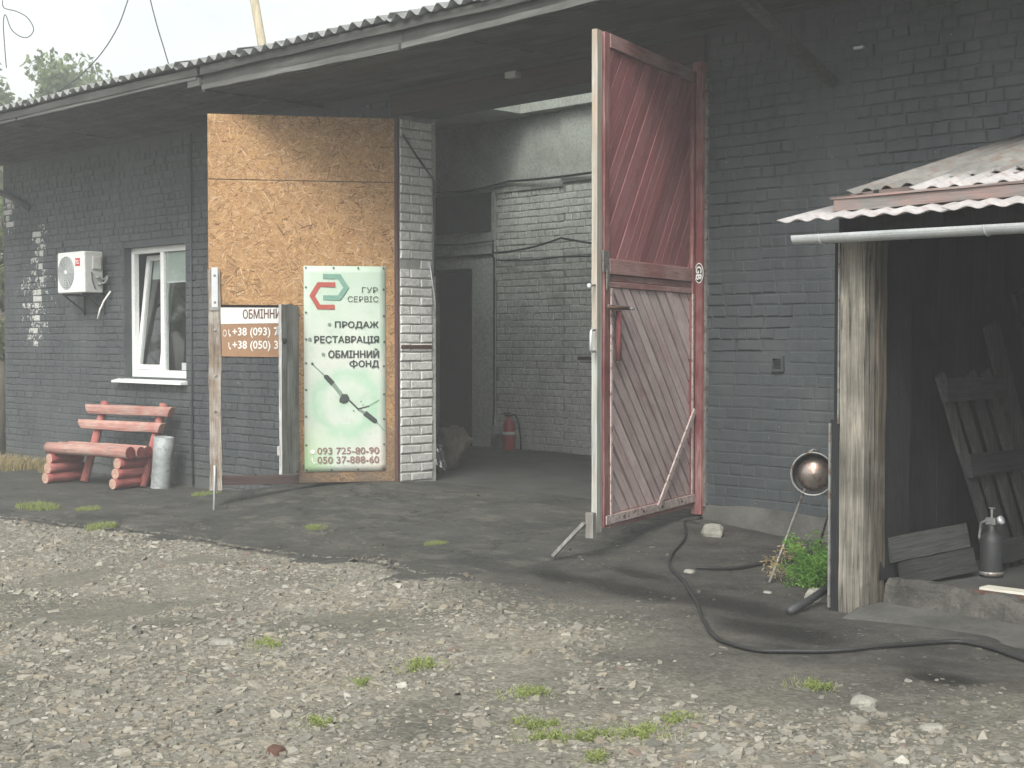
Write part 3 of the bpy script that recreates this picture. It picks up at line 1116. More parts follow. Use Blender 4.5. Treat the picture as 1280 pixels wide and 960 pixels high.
# ---- interior
MB().box(UL + .4, UR - .4, .02, 7.6, -.2, .0).build("floor", 'floor', GARAGE)
ADDED_ROOFLIGHT = (-2.2, 1.0, 2.05, 3.85)      # unseen roof light, added to brighten the bay
MB().box(UL + .4, ADDED_ROOFLIGHT[0], WT, 7.6, 4.38, 4.5).box(ADDED_ROOFLIGHT[1], UR - .4, WT, 7.6, 4.38, 4.5).box(ADDED_ROOFLIGHT[0], ADDED_ROOFLIGHT[1], WT, ADDED_ROOFLIGHT[2], 4.38, 4.5).box(ADDED_ROOFLIGHT[0], ADDED_ROOFLIGHT[1], ADDED_ROOFLIGHT[3], 7.6, 4.38, 4.5).build("ceiling", 'plaster', GARAGE)
BV = 4.10
mb = MB()
mb.box(-8.4, -4.25, BV, BV + .3, 0, 4.38).box(-4.25, -3.36, BV, BV + .3, 2.42, 4.38).box(-3.36, 3.2, BV, BV + .3, 0, 4.38)
inner = mb.build("partition_wall", 'mortar_white', GARAGE)
MB().box(-1.60, 3.2, BV - .07, BV - .001, 0, 3.46).build("partition_pier", 'mortar_white', GARAGE)
MB().box(-1.62, 3.2, BV - .10, BV - .001, 3.46, 4.379).build("upper_band", 'plaster', GARAGE)
MB().box(-8.4, -2.92, BV - .035, BV - .002, 2.78, 4.37).box(-2.92, -1.62, BV - .035, BV - .002, 3.42, 4.37).build("plaster_band", 'plaster', GARAGE)
MB().box(-3.36, -2.93, BV - .04, BV - .002, 0, 2.775).box(-4.6, -3.362, BV - .04, BV - .002, 2.43, 2.775).build("door_surround", 'trim_white', GARAGE)
bd = MB().box(-4.24, -3.40, BV + .14, BV + .18, .0, 2.41).build("inner_door", 'backdoor', GARAGE)
MB().box(-3.42, -3.362, BV - .045, BV + .14, 0, 2.42).build("door_jamb", 'rust', GARAGE)
MB().box(-4.3, -2.98, BV - .06, BV - .038, 2.92, 3.44).build("dark_hatch", 'room', GARAGE)
its = [(u, z, w, h, random.uniform(.006, .016)) for (u, z, w, h) in lay_bricks(-2.92, -1.61, .0, 3.42, seed=12)]
joined("white_bricks", its, 'white_brick', inner, lambda x, y, z: (x, BV + y, z))
its = [(u, z, w, h, random.uniform(.006, .016)) for (u, z, w, h) in lay_bricks(-1.60, 3.1, .0, 3.45, seed=13)]
joined("white_bricks", its, 'white_brick', inner, lambda x, y, z: (x, BV - .07 + y, z))
# ceiling beam that shows as a pale band under the lintel
MB().box(-8, UR - .5, 1.35, 1.6, 4.08, 4.379).build("ceiling_beam", 'plaster', GARAGE)


def sag(a, b, n, d):
    a, b = Vector(a), Vector(b)
    return [a.lerp(b, i / n) - Vector((0, 0, d * 4 * (i / n) * (1 - i / n))) for i in range(n + 1)]


MB().tube(sag((-4.3, BV - .08, 3.52), (-2.6, BV - .08, 3.55), 8, .05) + sag((-2.6, BV - .08, 3.55), (-.2, BV - .2, 3.56), 8, .03), .016, 6).build("cable", 'dark', GARAGE, True)
MB().tube(sag((-4.3, BV - .08, 2.80), (-2.9, BV - .08, 2.78), 8, .03) + sag((-2.9, BV - .08, 2.62), (-1.5, BV - .22, 2.74), 8, .04) + sag((-1.5, BV - .22, 2.74), (.4, BV - .22, 2.55), 6, .05), .014, 6).build("cable", 'dark', GARAGE, True)
MB().tube([(-4.2, BV - .06, 2.60), (-2.95, BV - .06, 2.60), (-2.90, BV - .06, 2.55), (-2.90, BV - .06, .55), (-2.92, BV - .06, .28)], .014, 6).build("conduit", 'dark', GARAGE, True)
MB().tube(sag((-2.85, BV - .06, 2.52), (-1.5, BV - .22, 2.50), 8, .02) + [(.3, BV - .22, 2.46)], .010, 6).build("cable", 'dark', GARAGE, True)
MB().box(-1.20, -.92, BV - .23, BV - .17, 1.20, 1.245).build("wall_shelf", 'rust', GARAGE)
MB().box(-2.94, -2.86, BV - .09, BV - .04, .18, .30).build("socket_box", 'plaster', GARAGE)

# ---- roof
roof = MB()
nrow, RL = 3, 1.95
RS = math.tan(R(13))
ECREST = [(-12, 4.27), (-5.8, 4.24), (-2, 4.22), (-.3, 4.17), (1.6, 4.16), (2.8, 4.13), (12, 4.10)]
ec = np.array(ECREST)


def eave_z(u):
    return float(np.interp(u, ec[:, 0], ec[:, 1]))


ROOF = MB().box(UL - .1, ADDED_ROOFLIGHT[0], 0.1, 3.95, 4.52, 4.56).box(ADDED_ROOFLIGHT[1], UR + .1, .1, 3.95, 4.52, 4.56).box(ADDED_ROOFLIGHT[0], ADDED_ROOFLIGHT[1], .1, ADDED_ROOFLIGHT[2], 4.52, 4.56).box(ADDED_ROOFLIGHT[0], ADDED_ROOFLIGHT[1], ADDED_ROOFLIGHT[3], 3.95, 4.52, 4.56).build("roof_deck", 'soffit', GARAGE)


def corr(width, length, pitch, amp, thick, seg=8, rows=1, ragged=0.0, rng=random):
    """corrugated sheet: x across the waves, y up the slope, local z up"""
    nx = int(round(width / pitch * seg))
    V, F = [], []
    for layer in (0, 1):
        for r in range(rows + 1):
            for i in range(nx + 1):
                x = width * i / nx
                z = amp * math.cos(2 * math.pi * x / pitch) - layer * thick
                y = length * r / rows
                if ragged and r == 0:
                    y += ragged * (float(vnoise(x * 6, 3.3, 77)) - .5)
                V.append((x, y, z))
    m = nx + 1
    L = m * (rows + 1)
    for r in range(rows):
        for i in range(nx):
            a = r * m + i
            F.append((a, a + 1, a + m + 1, a + m))
            F.append((a + L, a + m + L, a + m + 1 + L, a + 1 + L))
    for i in range(nx):
        F.append((i, i + L, i + 1 + L, i + 1))
        a = rows * m + i
        F.append((a, a + 1, a + 1 + L, a + L))
    for r in range(rows):
        a = r * m
        F.append((a, a + m, a + m + L, a + L))
        a = r * m + nx
        F.append((a, a + L, a + m + L, a + m))
    return V, F


PW = .172
SW = PW * 6.5
vs, fs = corr(SW + .10, RL + .12, PW, .028, .007)
sheet = MB()
sheet.v, sheet.f = vs, fs
sheet_me = sheet.mesh("roof_sheet", 'slate', True)
clear_me = sheet_me.copy()
clear_me.materials.clear()
clear_me.materials.append(MAT['clear'])
u = UL - .45
k = 0
slope = R(13)
while u < UR + .4:
    for r in range(nrow):
        # sheets sit on the one below with a lap
        y0 = -1.62 + r * RL * math.cos(slope) + random.uniform(-.012, .012)
        z0 = eave_z(u + .5) - .028 + r * RL * math.sin(slope) + .012 * r
        clear_ = r > 0 and ADDED_ROOFLIGHT[0] - 1.0 < u < ADDED_ROOFLIGHT[1]  # clear sheets added here so daylight reaches the bay
        o = link("added_rooflight_sheet" if clear_ else "roof_sheet", clear_me if clear_ else sheet_me, ROOF, (u, y0, z0 + (k % 2) * .004), (slope, 0, random.uniform(-.004, .004)))
    u += SW
    k += 1
back = MB().add([(UL - .4, 4.1, 5.62), (UR + .4, 4.1, 5.62), (UR + .4, 8.6, 4.5), (UL - .4, 8.6, 4.5), (UL - .4, 4.1, 5.60), (UR + .4, 4.1, 5.60), (UR + .4, 8.6, 4.48), (UL - .4, 8.6, 4.48)],
                [(0, 1, 2, 3), (7, 6, 5, 4), (0, 4, 5, 1), (3, 2, 6, 7), (0, 3, 7, 4), (1, 5, 6, 2)]).build("rear_roof_slope", 'slate', GARAGE)
for gx in (UL + .01, UR - .3):
    MB().add([(gx, 0.05, 4.0), (gx + .29, .05, 4.0), (gx, .05, 4.5), (gx + .29, .05, 4.5), (gx, 4.1, 5.55), (gx + .29, 4.1, 5.55), (gx, 7.98, 4.5), (gx + .29, 7.98, 4.5), (gx, 7.98, 4.4), (gx + .29, 7.98, 4.4)],
             [(0, 2, 4, 6, 8), (1, 9, 7, 5, 3), (0, 1, 3, 2), (2, 3, 5, 4), (4, 5, 7, 6), (6, 7, 9, 8)]).build("gable", 'wall', GARAGE)

# fascia boards: the left run is set higher than the run over the gateway
FB = [(-9.4, -5.2, 4.06, 4.05), (-5.2, -1.22, 4.045, 4.02), (-1.16, 1.9, 3.90, 3.855), (1.9, 5.2, 3.855, 3.90), (5.2, 9.0, 3.90, 3.93), (9.0, 11.5, 3.93, 3.94)]
for a, b, za, zb in FB:
    ta, tb = eave_z(a) - .07, eave_z(b) - .07
    nseg = 14
    mb = MB()
    V, F = [], []
    for i in range(nseg + 1):
        t = i / nseg
        x = a + .004 + (b - a - .008) * t
        lo = za + (zb - za) * t + random.uniform(-.006, .006)
        hi = ta + (tb - ta) * t
        V += [(x, -1.535, lo), (x, -1.505, lo), (x, -1.505, hi), (x, -1.535, hi)]
    for i in range(nseg):
        for k in range(4):
            p, q = i * 4 + k, i * 4 + (k + 1) % 4
            F.append((p, q, q + 4, p + 4))
    F += [(0, 1, 2, 3), tuple(nseg * 4 + j for j in (3, 2, 1, 0))]
    mb.add(V, F)
    mb.build("fascia_board", 'fascia', ROOF)
    mb = MB()
    mb.plank((a + .02, -1.55, za + .028), (b - .02, -1.55, zb + .028), .05, .024, (0, 1, 0), 14, .004)
    mb.build("eave_batten", 'batten', ROOF)
# upper batten under the sheets
mb = MB()
for a, b in ((-9.4, -1.2), (-1.15, 5.0), (5.0, 11.4)):
    MB().plank((a, -1.556, eave_z(a) - .105), (b, -1.556, eave_z(b) - .105), .075, .035, (0, 1, 0), 20, .006).build("sheet_batten", 'fascia', ROOF)
# rafter end that shows where the fascia steps
MB().box(-1.42, -1.20, -1.55, -1.30, 3.955, 4.03).build("rafter_end", 'batten', ROOF)

# soffit boards
for i in range(8):
    v0 = -1.49 + i * .186
    for a, b in ((-9.3, -5.4), (-5.4, -1.21), (-1.19, 2.3), (2.3, 5.6), (5.6, 11.3)):
        za = np.interp(a, [-9.3, -1.205, -1.195, 11], [4.075, 4.05, 3.93, 3.95])
        zb = np.interp(b, [-9.3, -1.205, -1.195, 11], [4.075, 4.05, 3.93, 3.95])
        wz = WALLTOP - .012
        t = i / 8
        j = random.uniform(-.006, .006)
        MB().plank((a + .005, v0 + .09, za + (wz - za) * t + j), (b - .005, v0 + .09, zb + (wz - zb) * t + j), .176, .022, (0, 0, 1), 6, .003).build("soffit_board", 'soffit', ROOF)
MB().box(-1.215, -1.185, -1.5, -.05, 3.90, 4.06).build("soffit_step", 'soffit', ROOF)
# braces from wall to eave, and a cross beam
for ub in (5.1, 7.6):
    MB().plank((ub, -.03, 3.36), (ub - .05, -1.25, 3.90), .07, .06, (1, 0, 0), 5, .003).build("eave_brace", 'fascia', ROOF)
MB().box(5.28, 5.36, -.05, -.008, 3.58, 3.60).build("wall_clip", 'zinc', GARAGE)
# small pale junction box under the eave over the gateway
MB().box(1.66, 1.80, -.13, -.055, 3.83, 3.885).build("junction_box", 'zinc', GARAGE, bevel=.004)

# dark bent drain pipe at the far-left corner
MB().tube([(-9.5, -.12, 3.72), (-9.0, -.10, 3.60), (-8.6, -.09, 3.50), (-8.2, -.06, 3.36), (-8.1, -.02, 3.30)], .045, 8).build("drain_pipe", 'dark', GARAGE, True)

# ---- window
wu0, wu1, wz0, wz1 = WIN
wv = .10
mb = MB()
for a, b, c, d in ((wu0, wu0 + .07, wz0, wz1), (wu1 - .07, wu1, wz0, wz1), (wu0 + .07, wu1 - .07, wz1 - .075, wz1), (wu0 + .07, wu1 - .07, wz0, wz0 + .09)):
    mb.box(a, b, wv, wv + .07, c, d)
window = mb.build("window", 'pvc', GARAGE, bevel=.004)
um = (wu0 + wu1) / 2 + .02
MB().box(um - .04, um + .04, wv - .002, wv + .068, wz0 + .09, wz1 - .075).build("mullion", 'pvc', window, bevel=.004)
# tilted sash: hinged at its foot, head leaning into the room
sa0, sa1 = wu0 + .075, um - .045
sh = wz1 - .075 - wz0 - .09 - .01
mb = MB()
for a, b, c, d in ((sa0, sa0 + .065, 0, sh), (sa1 - .065, sa1, 0, sh), (sa0 + .065, sa1 - .065, sh - .065, sh), (sa0 + .065, sa1 - .065, 0, .065)):
    mb.box(a, b, 0, .06, c, d)
so = mb.build("sash", 'pvc', window, bevel=.004, loc=(0, wv + .012, wz0 + .095), rot=(R(-6.5), 0, 0))
MB().box(sa0 + .066, sa1 - .066, .026, .030, .066, sh - .066).build("pane", 'glass', window, loc=(0, wv + .012, wz0 + .095), rot=(R(-6.5), 0, 0))
MB().box(sa0 + .09, sa1 - .09, .062, .066, sh - .30, sh - .03).build("blind", 'blind', window, loc=(0, wv + .012, wz0 + .095), rot=(R(-6.5), 0, 0))
MB().box(um + .041, wu1 - .071, wv + .030, wv + .034, wz0 + .091, wz1 - .076).build("pane", 'glass', window)
MB().box(um + .05, wu1 - .075, wv + .040, wv + .044, wz1 - .44, wz1 - .08).build("blind", 'blind', window)
MB().box(um + .05, wu1 - .075, wv + .038, wv + .050, wz1 - .46, wz1 - .442).build("blind_bar", 'pvc', window)
MB().box(wu1 - .30, wu1 - .075, wv + .02, wv + .026, wz0 + .10, wz0 + .19).build("card", 'zinc', window)
MB().add([(wu0 - .16, -.11, wz0 - .045), (wu1 + .05, -.11, wz0 - .045), (wu1 + .05, wv, wz0 + .0), (wu0 - .16, wv, wz0 + .0),
          (wu0 - .16, -.11, wz0 - .07), (wu1 + .05, -.11, wz0 - .07), (wu1 + .05, -.002, wz0 - .07), (wu0 - .16, -.002, wz0 - .07)],
         [(0, 1, 2, 3), (4, 7, 6, 5), (0, 4, 5, 1), (1, 5, 6, 2), (0, 3, 7, 4), (2, 6, 7, 3)]).build("sill", 'pvc', window)
# dark room behind
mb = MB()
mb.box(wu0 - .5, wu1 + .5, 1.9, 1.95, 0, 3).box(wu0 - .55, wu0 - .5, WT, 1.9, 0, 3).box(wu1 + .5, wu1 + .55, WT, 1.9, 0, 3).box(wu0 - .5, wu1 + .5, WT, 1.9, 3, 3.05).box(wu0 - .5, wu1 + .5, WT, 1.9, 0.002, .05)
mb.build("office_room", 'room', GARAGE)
MB().box(um + .1, um + .5, 1.2, 1.6, .9, 1.55).build("room_cupboard", 'plaster', GARAGE)

# ------------------------------------------------------------------ left gate leaf, clad in strand board
LA = R(-123.9)
LEAF = thing("osb_gate_leaf", "tall gate leaf clad in orange strand board with an open wicket", "gate", (0, -.02, 0), LA)
LW, LH = 1.86, 3.66
T0, T1 = -.03, .03
# back frame
for a, b, c, d in ((.0, .07, .02, LH), (LW - .07, LW, 1.80, LH - .002), (.93, 1.0, .12, 1.76)):
    MB().box(a, b, T0 - .03, T0 - .001, c, d).build("frame_stile", 'redstile', LEAF, bevel=.003)
for c, d in ((.02, .11), (1.77, 1.86), (3.55, 3.66)):
    MB().box(.072, LW - .072, T0 - .028, T0 - .001, c, d).build("frame_rail", 'lintel', LEAF, bevel=.003)
MB().box(.035, LW, -.028, -.006, 3.028, LH).build("board_panel", 'osb', LEAF)
p = MB().box(.035, LW, -.028, -.006, 1.795, 3.020).build("board_panel", 'osb', LEAF)
p = MB().box(.035, .99, -.028, -.006, .03, 1.790).build("board_panel", 'osb_dirty', LEAF)
def m_flake():
    n = NT("wood_strands")
    tone = n.attr("tone", "Color")
    f = n.noise(n.co("Object", (30, 1, 30)), 3.0, 3, 0.6)
    n.set("Base Color", n.mix(0.5, tone, n.ramp(f, (0.3, 0.6), (0.7, 1.1)), 'MULTIPLY'))
    n.set("Roughness", 0.6)
    n.set("Specular IOR Level", 0.35)
    return n.m


MAT['flake'] = m_flake()


def strands(parent, x0_, x1_, z0_, z1_, dens, seed, dirty=False):
    rg_ = random.Random(seed)
    V, F, C = [], [], []
    tones = [(.43, .25, .112), (.37, .205, .085), (.31, .165, .066), (.48, .295, .145), (.22, .11, .044), (.39, .225, .09), (.52, .36, .21), (.13, .062, .026)]
    wts = [5, 6, 5, 4, 2, 5, 1.5, .8]
    for k in range(int(dens * (x1_ - x0_) * (z1_ - z0_))):
        cx, cz = rg_.uniform(x0_, x1_), rg_.uniform(z0_, z1_)
        l, w_ = rg_.uniform(.02, .062), rg_.uniform(.002, .009)
        a_ = rg_.gauss(0, .95)
        c_, s_ = math.cos(a_), math.sin(a_)
        poly = [(cx + p_ * c_ - q_ * s_, cz + p_ * s_ + q_ * c_) for p_, q_ in ((-l, -w_ * .5), (l * .9, -w_), (l, w_ * .4), (-l * .85, w_))]
        poly = clip_poly(poly, x0_, x1_, z0_, z1_)
        if len(poly) < 3:
            continue
        o = len(V)
        y_ = -.0058 + rg_.random() * .0022
        V += [(px, y_ + rg_.uniform(0, .0006), pz) for px, pz in poly]
        F.append(tuple(range(o + len(poly) - 1, o - 1, -1)))
        t_ = rg_.choices(tones, wts)[0]
        m_ = rg_.uniform(.8, 1.15)
        if dirty:
            g_ = float(vnoise(cx * 6, cz * 4, 81)) * .8 + max(0, .75 - cz * 1.1)
            g_ = min(1, max(0, g_ - .15))
            t_ = tuple(a * (1 - .72 * g_) + .05 * g_ for a in t_)
        C += [(t_[0] * m_, t_[1] * m_, t_[2] * m_, 1)] * len(poly)
    me = bpy.data.meshes.new("strand_flakes")
    me.from_pydata(V, [], F)
    me.materials.append(MAT['flake'])
    at = me.attributes.new("tone", 'FLOAT_COLOR', 'POINT')
    at.data.foreach_set("color", np.array(C, np.float32).ravel())
    o = link("strand_flakes", me, parent)
    o["kind"] = "stuff"
    return o


for q_, (a_, b_) in zip([c_ for c_ in LEAF.children if c_.name.startswith("board_panel")], (((.036, LW - .002), (3.03, LH - .002)), ((.036, LW - .002), (1.797, 3.018)), ((.036, .988), (.032, 1.788)))):
    strands(q_, a_[0], a_[1], b_[0], b_[1], 2900, int(b_[0] * 100), b_[0] < .5)
MB().box(.0, .034, -.03, .004, .015, LH + .01).build("edge_strip", 'lintel_z', LEAF, bevel=.003)
MB().box(.99, LW - .09, -.028, .0, .02, .10).build("bottom_rail", 'lintel', LEAF, bevel=.004)
mb = MB()
mb.plank((LW - .062, -.005, -.03), (LW - .055, -.005, 2.14), .118, .06, (0, 1, 0), 12, .006)
mb.build("corner_post", 'brownpost', LEAF)
MB().box(LW - .09, LW - .03, .027, .033, 1.77, 2.16).build("hinge_plate", 'zinc', LEAF)
MB().box(LW - .10, LW - .015, .026, .038, 1.74, 1.765).build("hinge_plate", 'steel', LEAF)
for zz in (1.82, 2.08, 1.55, 1.1, .75):
    MB().lathe([(0, .006), (.012, .005), (.014, 0)], 8, Matrix.Translation((LW - .06, .034, zz)) @ Matrix.Rotation(R(-90), 4, 'X')).build("bolt", 'steel', LEAF)
# screws along the sheets
scr = [(x, z) for z in (3.58, 3.10, 2.95, 1.9) for x in (.12, .6, 1.1, 1.6)] + [(.12, z) for z in (2.4, 1.6, 1.0, .4)]
sm = MB().lathe([(0, .003), (.007, .002), (.008, 0)], 6, Matrix.Rotation(R(-90), 4, 'X')).mesh("screw", 'steel')
for x, z in scr:
    link("screw", sm, LEAF, (x, -.005, z))
# wicket door, swung out until we look at it almost edge on
wk = bpy.data.objects.new("wicket_door", None)
COL.objects.link(wk)
wk.parent = LEAF
wk.location = (1.0, .0, .14)
wk.rotation_euler = (0, 0, R(69))
for k in range(3):
    MB().plank((.085 + .165 * k, 0, random.uniform(0, .02)), (.085 + .165 * k, 0, 1.655 + random.uniform(-.01, .012)), .160, .028, (0, 1, 0), 8, .003).build("plank", 'palegrey', wk)
MB().box(-.0, .035, -.035, -.015, .0, 1.62).build("edge_strip", 'brownpost', wk)
for z in (.2, 1.35):
    MB().box(.02, .48, -.042, -.016, z, z + .09).build("ledge", 'palegrey', wk, bevel=.004)
MB().lathe([(.03, 0), (.032, .02), (.012, .03), (0, .032)], 12, Matrix.Translation((.43, .014, 1.30)) @ Matrix.Rotation(R(-90), 4, 'X')).build("knob", 'black', wk)
# drop rod
MB().tube([(LW - .05, .045, .22), (LW - .05, .05, .10), (LW - .04, .085, -.27)], .011, 8).build("drop_rod", 'zinc', LEAF, True)

# ---- banner hung on the leaf
d = Vector((math.cos(LA), math.sin(LA), 0))
nrm = Vector((-d.y, d.x, 0))
bo = Vector((0, -.02, 0)) + d * .936 + nrm * .002 + Vector((0, 0, .14))
BAN = thing("banner", "tall mint-green advertising banner with logo, services and phone numbers on the strand board", "banner", bo, LA + math.pi)
BW, BH = .81, 2.045
V, F = [], []
nx, nz = 12, 30
for j in range(nz + 1):
    for i in range(nx + 1):
        x, z = BW * i / nx, BH * j / nz
        edge = min(i, nx - i, j, nz - j)
        y = -.004 - .010 * (float(vnoise(x * 7, z * 5, 51)) * min(1, edge / 2.0))
        V.append((x, y, z))
for j in range(nz):
    for i in range(nx):
        a = j * (nx + 1) + i
        F.append((a, a + 1, a + nx + 2, a + nx + 1))
mb = MB()
mb.v, mb.f = V, F
sheet_o = mb.build("vinyl_sheet", 'banner', BAN, True)
sm_ = sheet_o.modifiers.new("thickness", 'SOLIDIFY')
sm_.thickness = .0015
Y = -.0155
bx = lambda X: (X - 418) / 309 * BW
bz = lambda Yp: BH - (Yp - 95) / 773 * BH


def stroke(pts, w):
    """mitred band along a polyline (photo units of the banner)"""
    P = [Vector((bx(x), bz(y))) for x, y in pts]
    a_, b_ = [], []
    for i, p in enumerate(P):
        d0 = (P[i] - P[i - 1]).normalized() if i else (P[1] - P[0]).normalized()
        d1 = (P[i + 1] - P[i]).normalized() if i < len(P) - 1 else d0
        n0, n1 = Vector((-d0.y, d0.x)), Vector((-d1.y, d1.x))
        m = (n0 + n1).normalized()
        m *= w / max(.3, m.dot(n0))
        a_.append(tuple(p + m))
        b_.append(tuple(p - m))
    return a_ + b_[::-1]


flat("logo_mark", stroke([(536, 165), (474, 165), (449, 207), (474, 249), (534, 249)], .0235), Y, 'ink_red', BAN)
flat("logo_mark", stroke([(490, 134), (551, 134), (577, 175), (551, 214), (490, 214)], .0235), Y, 'ink_green', BAN)
lettering("ГУР", BAN, bx(697), bz(195), (697 - 637) / 309 * BW, (195 - 174) / 773 * BH, 'ink', Y, .0, right=True)
lettering("СЕРВІС", BAN, bx(699), bz(230), (699 - 583) / 309 * BW, (230 - 208) / 773 * BH, 'ink', Y, .0, right=True)
lettering("ПРОДАЖ", BAN, bx(699), bz(331), (699 - 535) / 309 * BW, (331 - 303) / 773 * BH, 'ink', Y, .04, right=True)
lettering("РЕСТАВРАЦІЯ", BAN, bx(700), bz(389), (700 - 457) / 309 * BW, (389 - 358) / 773 * BH, 'ink', Y, .04, right=True)
lettering("ОБМІННИЙ", BAN, bx(700), bz(440), (700 - 510) / 309 * BW, (440 - 405) / 773 * BH, 'ink', Y, .04, right=True)
lettering("ОНД", BAN, bx(700), bz(479), (700 - 624) / 309 * BW, (479 - 450) / 773 * BH, 'ink', Y, .04, right=True)
lettering("О", BAN, bx(589), bz(472), (620 - 589) / 309 * BW, (472 - 452) / 773 * BH, 'ink', Y, .04)
flat("lettering", [(bx(602), bz(478)), (bx(607), bz(478)), (bx(607), bz(447)), (bx(602), bz(447))], Y - .0013, 'ink', BAN)
lettering("093 725-80-90", BAN, bx(700), bz(803), (700 - 467) / 309 * BW, (803 - 778) / 773 * BH, 'ink_brown', Y, .03, right=True)
lettering("050 37-888-60", BAN, bx(700), bz(837), (700 - 467) / 309 * BW, (837 - 812) / 773 * BH, 'ink_brown', Y, .03, right=True)
for X, Yp in ((514, 315), (440, 370), (490, 427)):
    flat("bullet_mark", circ(bx(X), bz(Yp), .018), Y, 'ink_soft', BAN)
flat("phone_mark", circ(bx(449), bz(793), .024), Y, 'white_print', BAN)
flat("phone_mark", [(bx(x), bz(y)) for x, y in ((445, 815), (449, 814), (451, 822), (449, 826), (454, 832), (458, 831), (461, 836), (456, 840), (447, 831), (443, 821))], Y, 'white_print', BAN)


def bar(x0, y0, x1, y1, w0, w1, mat, name="rack_drawing"):
    a, b = Vector((bx(x0), bz(y0))), Vector((bx(x1), bz(y1)))
    n_ = (b - a).normalized()
    n_ = Vector((-n_.y, n_.x))
    flat(name, [tuple(a + n_ * w0), tuple(b + n_ * w1), tuple(b - n_ * w1), tuple(a - n_ * w0)], Y, mat, BAN)


bar(448, 462, 500, 512, .004, .006, 'ink_soft')
flat("rack_drawing", circ(bx(449), bz(462), .012), Y - .0007, 'ink', BAN)
bar(500, 510, 527, 538, .024, .024, 'ink')
flat("rack_drawing", circ(bx(500), bz(511), .022), Y - .0007, 'ink', BAN)
bar(527, 538, 566, 590, .02, .02, 'ink_soft')
flat("rack_drawing", [(bx(x), bz(y)) for x, y in ((551, 592), (562, 576), (580, 577), (588, 590), (583, 606), (566, 612), (550, 606))], Y - .0014, 'ink', BAN)
bar(584, 596, 622, 634, .008, .008, 'ink')
bar(620, 634, 664, 622, .008, .007, 'ink')
bar(655, 626, 700, 600, .004, .003, 'ink_soft')
bar(622, 634, 648, 650, .014, .016, 'ink_soft')
bar(646, 648, 686, 680, .027, .024, 'ink')
flat("rack_drawing", circ(bx(686), bz(679), .02), Y - .0007, 'ink', BAN)
bar(690, 682, 722, 716, .003, .003, 'ink_soft')
for X, Yp in ((540, 556), (556, 566), (604, 640), (640, 618), (632, 605)):
    flat("rack_drawing", circ(bx(X), bz(Yp), .008), Y - .0007, 'ink_soft', BAN)
em = MB().lathe([(.004, .002), (.010, .003), (.0105, 0)], 10, Matrix.Rotation(R(90), 4, 'X')).mesh("eyelet", 'dark')
for i, (X, Yp) in enumerate([(426, 102), (530, 102), (623, 102), (719, 102), (426, 175), (720, 182), (426, 270), (720, 282), (722, 380), (426, 370), (425, 460), (720, 472), (425, 560), (720, 578), (425, 660), (720, 672), (425, 768), (720, 768), (426, 862), (520, 862), (620, 862), (719, 862)]):
    link("eyelet", em, BAN, (bx(X), -.012, bz(Yp)))

# ---- phone sign on the wall behind the leaf
SG = thing("wall_sign", "white and orange-brown phone number sign on the wall behind the wicket opening", "sign", (-3.26, -.015, 1.26))
SW_, SH_ = 2.05, .585
MB().box(0, SW_, -.012, .004, 0, .375).build("sign_body", 'sign_brown', SG)
MB().box(0, SW_, -.012, .004, .377, SH_).build("sign_header", 'white_print', SG)
lettering("ОБМІННИЙ ФОНД", SG, .50, .41, 1.38, .155, 'ink_sign', -.0145, .02)
lettering("+38 (093) 725-80-90", SG, .285, .215, 1.62, .115, 'white_print', -.0145, .03)
lettering("+38 (050) 37-888-60", SG, .285, .065, 1.62, .115, 'white_print', -.0145, .03)
for z in (.235, .085):
    flat("phone_mark", [(.19 + x * .055, z + y * .08) for x, y in ((.1, .95), (.35, 1), (.45, .65), (.3, .5), (.65, .2), (.9, .25), (1, 0), (.7, -.12), (.15, .35))], -.0125, 'white_print', SG)
flat("round_mark", circ(.12, .27, .04), -.0125, 'white_print', SG)
flat("round_mark", circ(.12, .27, .031), -.0135, 'sign_brown', SG)

# ------------------------------------------------------------------ right gate leaf, red planks
RA = R(-73.04)
RED = thing("red_gate_leaf", "tall faded red plank gate leaf with herringbone boards, standing open", "gate", (3.772, -.02, 0), RA)
H0, H1 = .10, 3.62
W = 1.88
# free edge stile (pale), red stile, hinge stile
MB().plank((W - .065, .0, H0 - .01), (W - .06, .0, H1), .08, .042, (0, 1, 0), 16, .003).build("free_stile", 'stile_white', RED)
MB().plank((W - .165, .006, H0 + .02), (W - .165, .006, H1), .075, .05, (0, 1, 0), 12, .003).build("stile", 'redstile', RED)
MB().plank((.06, .004, H0 + .02), (.06, .004, H1 - .01), .10, .07, (0, 1, 0), 12, .003).build("stile", 'redstile', RED)
x0, x1 = .112, W - .205
for z0_, z1_ in ((H0, .20), (1.92, 2.03), (3.52, H1)):
    MB().box(x0, x1, -.03, .036, z0_, z1_).build("rail", 'redrail', RED, bevel=.004)
MB().box(x0, x1, -.026, .022, 1.872, 1.916).build("rail", 'redrail', RED, bevel=.003)
MB().box(x0, x1, -.026, .026, 1.826, 1.868).build("rail", 'redrail', RED, bevel=.003)


